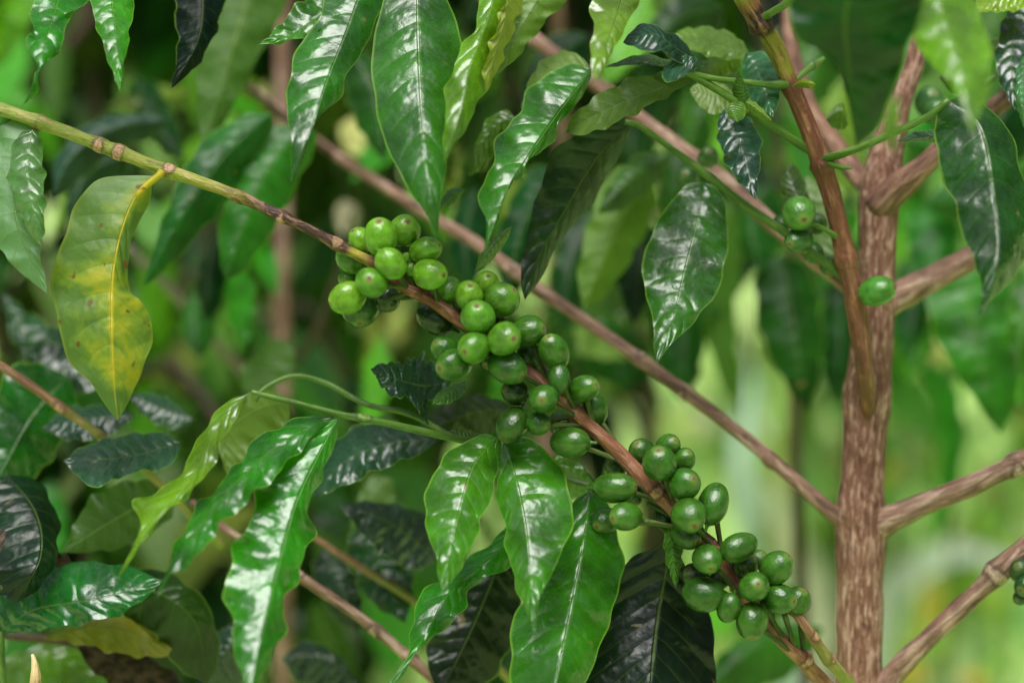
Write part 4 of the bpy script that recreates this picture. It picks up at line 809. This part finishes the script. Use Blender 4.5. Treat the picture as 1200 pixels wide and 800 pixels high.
def scatter(p, n, x0, x1, y0, y1, z0, z1, cols, seed, under=.4):
    rg = random.Random(seed)
    for i in range(n):
        x, y = rg.uniform(x0, x1), rg.uniform(y0, y1)
        if 350 < x < 470 and 20 < y < 280: x -= 150
        z = rg.uniform(z0, z1); a = rg.gauss(0, .55); Lp = rg.uniform(95, 190) * .9 / (.9 + z) * 1.1; wd = Lp * rg.uniform(.12, .24)
        bend = rg.uniform(-.25, .25); P = lambda t, s: (x + (math.sin(a + bend * t) * t * Lp) + s * math.cos(a), y + math.cos(a + bend * t) * t * Lp - s * math.sin(a))
        wl, wr = wd * rg.uniform(.6, 1.1), wd * rg.uniform(.6, 1.1)
        c = rg.choice(cols); c = tuple(v * rg.uniform(.75, 1.2) for v in c)
        leaf(p, [P(0, 0), P(.35, 0), P(.7, 0), P(1, 0)], [P(.18, -wl * .75), P(.42, -wl), P(.68, -wl * .75), P(.86, -wl * .3)], [P(.18, wr * .75), P(.42, wr), P(.68, wr * .75), P(.86, wr * .3)],
             [z, z + rg.uniform(-.03, .01), z + rg.uniform(-.05, .03)], dL=rg.uniform(-.01, .02), dR=rg.uniform(-.01, .02), col=c, under=rg.random() < under, N=24, M=5, gloss=rg.choice([.3, .5, 1.0]), wave=.0022)
def xw(px, d): return (px - 600) / 600 * .25 * d
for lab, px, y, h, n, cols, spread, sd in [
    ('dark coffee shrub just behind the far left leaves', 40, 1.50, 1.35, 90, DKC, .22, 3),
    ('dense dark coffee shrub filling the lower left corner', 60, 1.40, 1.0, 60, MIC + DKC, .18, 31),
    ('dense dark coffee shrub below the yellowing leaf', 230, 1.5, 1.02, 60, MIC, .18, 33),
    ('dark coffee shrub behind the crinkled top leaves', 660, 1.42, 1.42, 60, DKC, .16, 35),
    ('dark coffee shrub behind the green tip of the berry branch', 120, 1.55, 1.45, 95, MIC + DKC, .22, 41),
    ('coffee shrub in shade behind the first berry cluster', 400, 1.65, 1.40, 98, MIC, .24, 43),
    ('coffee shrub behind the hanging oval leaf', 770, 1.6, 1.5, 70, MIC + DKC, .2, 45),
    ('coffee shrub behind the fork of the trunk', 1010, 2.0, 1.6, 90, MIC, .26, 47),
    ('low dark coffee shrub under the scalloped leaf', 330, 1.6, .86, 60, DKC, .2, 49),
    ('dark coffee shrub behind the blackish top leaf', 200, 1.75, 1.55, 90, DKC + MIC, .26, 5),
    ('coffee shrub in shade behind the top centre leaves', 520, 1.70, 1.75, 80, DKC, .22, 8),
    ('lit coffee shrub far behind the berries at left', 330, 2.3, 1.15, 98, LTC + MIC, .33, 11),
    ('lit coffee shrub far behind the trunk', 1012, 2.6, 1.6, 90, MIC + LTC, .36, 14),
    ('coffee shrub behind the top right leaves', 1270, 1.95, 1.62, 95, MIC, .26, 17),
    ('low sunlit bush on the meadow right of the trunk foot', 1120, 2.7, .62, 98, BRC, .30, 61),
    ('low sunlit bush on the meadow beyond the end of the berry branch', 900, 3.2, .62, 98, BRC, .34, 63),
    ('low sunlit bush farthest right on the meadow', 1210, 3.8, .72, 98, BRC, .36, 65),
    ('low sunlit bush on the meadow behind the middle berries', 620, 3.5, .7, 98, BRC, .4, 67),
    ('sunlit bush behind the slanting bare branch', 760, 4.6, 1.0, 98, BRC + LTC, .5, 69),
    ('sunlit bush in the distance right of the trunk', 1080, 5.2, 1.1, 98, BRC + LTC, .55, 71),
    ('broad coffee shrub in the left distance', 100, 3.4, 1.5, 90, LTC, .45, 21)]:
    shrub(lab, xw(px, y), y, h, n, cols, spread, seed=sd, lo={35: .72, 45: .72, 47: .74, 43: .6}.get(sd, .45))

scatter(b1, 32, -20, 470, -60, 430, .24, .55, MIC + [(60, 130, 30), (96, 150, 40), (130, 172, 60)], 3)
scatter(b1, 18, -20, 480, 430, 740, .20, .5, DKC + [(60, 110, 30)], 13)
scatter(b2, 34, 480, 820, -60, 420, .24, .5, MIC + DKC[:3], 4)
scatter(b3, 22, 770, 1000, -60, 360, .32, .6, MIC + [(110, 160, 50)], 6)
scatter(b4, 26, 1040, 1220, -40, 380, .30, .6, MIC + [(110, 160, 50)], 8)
for px, z, x0, x1, y0, lab, sd in ((1130, 1.5, 1050, 1220, 470, 'broad leaved meadow weed coloured sunlit light green right of the trunk foot', 71), (880, 1.7, 740, 990, 430, 'broad leaved meadow weed coloured sunlit light green left of the trunk foot', 73)):
    q = ground_under(px, 800, z); t = thing('meadow_weed', lab, 'plant', q)
    build_tube('stem', t, [Vector(q), Vector(q) + Vector((.01, .01, .25)), at(px, 560, z)], [.004, .0035, .002], TWIG, seg=6, step=.02)
    scatter(t, 30, x0, x1, y0, 800, z - .4, z + .5, BRC + [(206, 222, 150), (210, 226, 210), (90, 150, 40)], sd, under=.5)  # pale and whitish greens put sunlight into the weed's leaf colour
# tall grass, flowers ------------------------------------------------------
BLADE = plain('grass_blade_green', (.1, .2, .05), .45, .25, 30, trans=.35, use_obj=True)
def blade(parent, base, tip, arch, width, col, name='blade'):
    base, tip = Vector(base), Vector(tip); rows, uvs, n = [], [], 22
    side = (tip - base).cross(FW); side.normalize()
    for i in range(n):
        t = i / (n - 1); p = base.lerp(tip, t) + Vector(arch) * (4 * t * (1 - t)); wd = width * (1 - t ** 2.2) * (.6 + .4 * min(1, t * 5)) + .0006
        tw = .5 * math.sin(t * 4 + base.x * 9); sd = side * math.cos(tw) + FW * math.sin(tw)
        rows.append([p - sd * wd - base, p + Vector((0, .15 * wd, -.35 * wd)) - base, p + sd * wd - base]); uvs.append([(0, t), (.5, t), (1, t)])
    me = grid_mesh(name, rows, uvs); o = link(name, me, parent, base, BLADE); o.color = (*rgb(*col), 1); return o
gp = Vector(ground_under(1060, 800, 1.3))
pg = thing('tall_grass', 'tall grass clump with one pale blade arching behind the trunk', 'grass plant', gp)
for i, (bx, tx, ty, ar, c) in enumerate([(-.04, 900, 560, .05, (226, 224, 190)), (-.06, 850, 520, .06, (186, 210, 186)), (.04, 1150, 690, .05, (206, 220, 200)), (.02, 950, 480, .1, (160, 190, 106)), (-.03, 1120, 440, .15, (140, 196, 90))]):
    blade(pg, gp + Vector((bx, 0, 0)), at(tx, ty, 1.3), (0, 0, ar), .014 if c[0] > 180 else .007, c)
def blade_path(parent, pts, width, col):
    P = catmull([tuple(at(*q)) for q in pts], 30); rows, uvs = [], []
    for i, p in enumerate(P):
        t = i / 29; tn = (P[min(i + 1, 29)] - P[max(i - 1, 0)]).normalized(); sd = tn.cross(FW).normalized(); tw = .95 + .25 * math.sin(3 * t + width * 300); sd = sd * math.cos(tw) + FW * math.sin(tw)
        wd = width * (1 - .9 * t ** 2.5)
        rows.append([p - sd * wd - P[0], p + FW * wd * .35 - P[0], p + sd * wd - P[0]]); uvs.append([(0, t), (.5, t), (1, t)])
    o = link('blade', grid_mesh('blade', rows, uvs), parent, P[0], BLADE); o.color = (*rgb(*col), 1); return o
blade_path(pg, [(985, 1150, 1.3), (1000, 900, 1.3), (1035, 715, 1.28), (1080, 662, 1.25), (1140, 646, 1.22), (1240, 690, 1.18)], .030, (238, 244, 238))
blade_path(pg, [(950, 1150, 1.3), (940, 900, 1.3), (925, 740, 1.32), (880, 620, 1.34), (868, 540, 1.36), (880, 440, 1.4)], .03, (214, 236, 222))
blade_path(pg, [(990, 1150, 1.25), (985, 900, 1.25), (955, 700, 1.25), (925, 610, 1.25), (895, 560, 1.25)], .03, (252, 246, 224))
blade_path(pg, [(980, 1150, 1.5), (960, 900, 1.5), (910, 600, 1.5), (915, 430, 1.5), (935, 330, 1.5)], .014, (220, 214, 130))
blade_path(pg, [(800, 1150, 1.6), (810, 900, 1.6), (820, 600, 1.6), (826, 400, 1.6), (850, 330, 1.6)], .014, (160, 196, 96))
blade_path(pg, [(1110, 1150, 1.6), (1100, 900, 1.6), (1075, 700, 1.6), (1060, 560, 1.6), (1070, 440, 1.6)], .016, (196, 222, 170))
rg = random.Random(5)
for k, (px, z, lab) in enumerate([(925, 1.7, 'yellowish tall grass clump left of the trunk base'), (450, 1.8, 'tall grass clump behind the first berry cluster')]):
    b0 = Vector(ground_under(px, 800, z)); t = thing('tall_grass', lab, 'grass plant', b0)
    for i in range(9):
        o_ = Vector((rg.uniform(-.05, .05), rg.uniform(-.05, .05), 0)); tip = at(px + rg.uniform(-110, 110), rg.uniform(330, 640), z + rg.uniform(-.1, .1))
        blade(t, b0 + o_, tip, (rg.uniform(-.05, .05), 0, rg.uniform(.02, .2)), rg.uniform(.006, .016), rg.choice([(170, 204, 120), (150, 190, 110), (206, 210, 150), (100, 166, 60), (200, 222, 190)]))
PETAL = plain('yellow_petal', rgb(236, 190, 40), .6, .1, 60, trans=.2)
ORANGE = plain('orange_petal', rgb(226, 140, 20), .6, .1, 60, trans=.2)
SEED = plain('flower_disc', rgb(150, 96, 24), .8)
def flower(label, px, py, z, r, mat):
    w = at(px, py, z); b0 = Vector((w.x, w.y, 0)); t = thing('wild_flower', label, 'flower', b0)
    build_tube('stalk', t, [b0, b0.lerp(w, .5) + Vector((.01, 0, 0)), w], [.002, .0018, .0014], TWIG, seg=6, step=.02)
    bm = bmesh.new()
    for i in range(9):
        a = i * 2 * math.pi / 9; d = Vector((math.cos(a), 0, math.sin(a))); s = Vector((-math.sin(a), 0, math.cos(a)))
        q = [d * r * .2 - s * r * .12, d * r * .7 - s * r * .24 + Vector((0, -.15 * r, 0)), d * r + Vector((0, 0, 0)), d * r * .7 + s * r * .24 + Vector((0, -.15 * r, 0)), d * r * .2 + s * r * .12]
        bm.faces.new([bm.verts.new(v) for v in q])
    me = bpy.data.meshes.new('petals'); bm.to_mesh(me); bm.free(); link('petals', me, t, w, mat)
    bm = bmesh.new(); bmesh.ops.create_uvsphere(bm, u_segments=10, v_segments=6, radius=r * .26); me = bpy.data.meshes.new('disc'); bm.to_mesh(me); bm.free(); link('disc', me, t, w + Vector((0, -.002, 0)), SEED)
flower('yellow flower at the bottom right nearest the trunk', 1070, 792, 1.0, .012, PETAL)
flower('yellow flower at the bottom edge right of the other low one', 1140, 796, 1.0, .011, PETAL)
flower('small yellow flower close to the right of the trunk at mid height', 1042, 552, 1.2, .011, PETAL)
flower('added orange flower standing in for a leaf spot below the right branch', 1117, 352, .8, .009, ORANGE)  # flower added in place of an orange spot on a leaf
flower('yellow flower against the right edge of the view', 1192, 316, 1.0, .013, PETAL)

# ================================================================== GROUND, GRASS, FAR BUSHES
m, nt = newmat('meadow_soil'); k = NT(nt)
pos = k.n('ShaderNodeNewGeometry').outputs['Position']
n1 = k.noise(pos, .9, 5, .6, .5); n2 = k.noise(pos, 7, 4); n3 = k.noise(pos, 40, 3)
col = k.ramp(n1, [(.3, rgb(110, 160, 64)), (.45, rgb(166, 204, 110)), (.6, rgb(206, 224, 156)), (.75, rgb(236, 238, 206))])  # palest stops paint sunlit patches into the ground colour
col = k.mix(k.rng(n2, .55, .72, 0, .6), col, (*rgb(66, 92, 38), 1)); col = k.mix(k.rng(n3, .5, .75, 0, .4), col, (*rgb(150, 140, 96), 1))
p = k.n('ShaderNodeBsdfPrincipled'); k.l(col, p.inputs[0]); p.inputs['Roughness'].default_value = .9
o_ = k.n('ShaderNodeOutputMaterial'); k.l(p.outputs[0], o_.inputs[0])
bm = bmesh.new(); bmesh.ops.create_grid(bm, x_segments=80, y_segments=80, size=150)
for v in bm.verts:
    d = math.hypot(v.co.x, v.co.y)
    v.co.z = .0 if d < 4 else .0 + .04 * math.sin(v.co.x * .35) + max(0, v.co.y - 12) * .10
me = bpy.data.meshes.new('ground'); bm.to_mesh(me); bm.free(); me.polygons.foreach_set('use_smooth', [True] * len(me.polygons))
gr = link('ground', me, None, (0, 0, 0), m); tag(gr, kind='structure')
def gz(x, y): return .04 * math.sin(x * .35) + max(0, y - 12) * .10 if math.hypot(x, y) >= 4 else 0
GRASS = plain('meadow_grass', rgb(180, 212, 120), .6, .5, 2.2, trans=.35)
rg = random.Random(9); V, F = [], []
for i in range(18000):
    y = 1.6 + 10 * rg.random() ** 1.5; x = rg.uniform(-.36, .36) * (y + .6)
    h = rg.uniform(.04, .16); a = rg.random() * 6.28; wd = rg.uniform(.003, .008); l = rg.uniform(.2, .8) * h
    dx, dy = math.cos(a), math.sin(a); b = len(V); z0 = gz(x, y) - .01
    V += [(x - dy * wd, y + dx * wd, z0), (x + dy * wd, y - dx * wd, z0), (x + dx * l * .4 + dy * wd * .7, y + dy * l * .4 - dx * wd * .7, z0 + h * .7), (x + dx * l * .4 - dy * wd * .7, y + dy * l * .4 + dx * wd * .7, z0 + h * .7), (x + dx * l, y + dy * l, z0 + h)]
    F += [(b, b + 1, b + 2, b + 3), (b + 3, b + 2, b + 4)]
me = bpy.data.meshes.new('grass'); me.from_pydata(V, [], F); me.update(); tag(link('grass', me, None, (0, 0, 0), GRASS), kind='stuff')
FOL = plain('far_bush_foliage', rgb(90, 146, 52), .6, .6, .9, trans=.3)
V, F = [], []
for i in range(26000):
    c = (i * 7) % 40; rr = random.Random(c); cx, cy, cr = rr.uniform(-7, 7), rr.uniform(11, 19), rr.uniform(.7, 1.7)
    u = Vector((rg.gauss(0, 1), rg.gauss(0, 1), rg.gauss(0, 1))).normalized() * cr * rg.uniform(.75, 1.0)
    P = Vector((cx, cy, gz(cx, cy) + cr * .6)) + Vector((u.x, u.y, u.z * .85)); a = Vector((rg.gauss(0, 1), rg.gauss(0, 1), rg.gauss(0, 1))).normalized() * .09; b2_ = a.orthogonal() * .5
    b = len(V); V += [P - a, P + b2_, P + a, P - b2_]; F.append((b, b + 1, b + 2, b + 3))
me = bpy.data.meshes.new('foliage'); me.from_pydata(V, [], F); me.update(); tag(link('far_foliage', me, None, (0, 0, 0), FOL), kind='stuff')

# ================================================================== LIGHT
SUN_EL, SUN_AZ = R(69), R(196)         # azimuth clockwise from +Y: behind the camera, a little to the left
w = bpy.data.worlds.new('World'); scene.world = w; w.use_nodes = True
k = NT(w.node_tree); w.node_tree.nodes.clear()
sky = k.n('ShaderNodeTexSky', sky_type='NISHITA'); sky.sun_disc = False; sky.sun_elevation = SUN_EL; sky.sun_rotation = SUN_AZ; sky.air_density = 1.2; sky.dust_density = 4
hs = k.n('ShaderNodeHueSaturation'); hs.inputs['Saturation'].default_value = .45; k.l(sky.outputs[0], hs.inputs['Color'])
gd = k.n('ShaderNodeTexCoord').outputs['Generated']; sx = k.n('ShaderNodeSeparateXYZ'); k.l(gd, sx.inputs[0])
cl = k.rng(k.noise(gd, 2.6, 4, .55, .3), .42, .62, .35, 1.9)          # invented cloud patches, added to break up the leaf reflections
ring = k.rng(sx.outputs[2], .10, .66, .045, 1.0)                       # low sky dimmed to make light fall from above; no hills exist
sv = k.n('ShaderNodeVectorMath', operation='SCALE'); k.l(hs.outputs[0], sv.inputs[0]); k.l(k.math('MULTIPLY', cl, ring), sv.inputs[3])
bg = k.n('ShaderNodeBackground'); bg.inputs[1].default_value = .11; k.l(sv.outputs[0], bg.inputs[0])
wo = k.n('ShaderNodeOutputWorld'); k.l(bg.outputs[0], wo.inputs[0])
sd = bpy.data.lights.new('sun', 'SUN'); sd.energy = 5.0; sd.angle = R(40); sd.color = (1, .985, .955)
so = bpy.data.objects.new('sun', sd); C.objects.link(so)
dirv = Vector((math.sin(SUN_AZ) * math.cos(SUN_EL), math.cos(SUN_AZ) * math.cos(SUN_EL), math.sin(SUN_EL)))
so.rotation_euler = dirv.to_track_quat('Z', 'Y').to_euler(); so.location = dirv * 5
scene.view_settings.view_transform = 'Standard'; scene.view_settings.look = 'None'; scene.view_settings.exposure = 0
scene.render.engine = 'CYCLES'; cy = scene.cycles
cy.use_denoising = True; cy.denoiser = 'OPENIMAGEDENOISE'; cy.max_bounces = 8; cy.diffuse_bounces = 4; cy.transmission_bounces = 4; cy.use_adaptive_sampling = True; cy.adaptive_threshold = .02
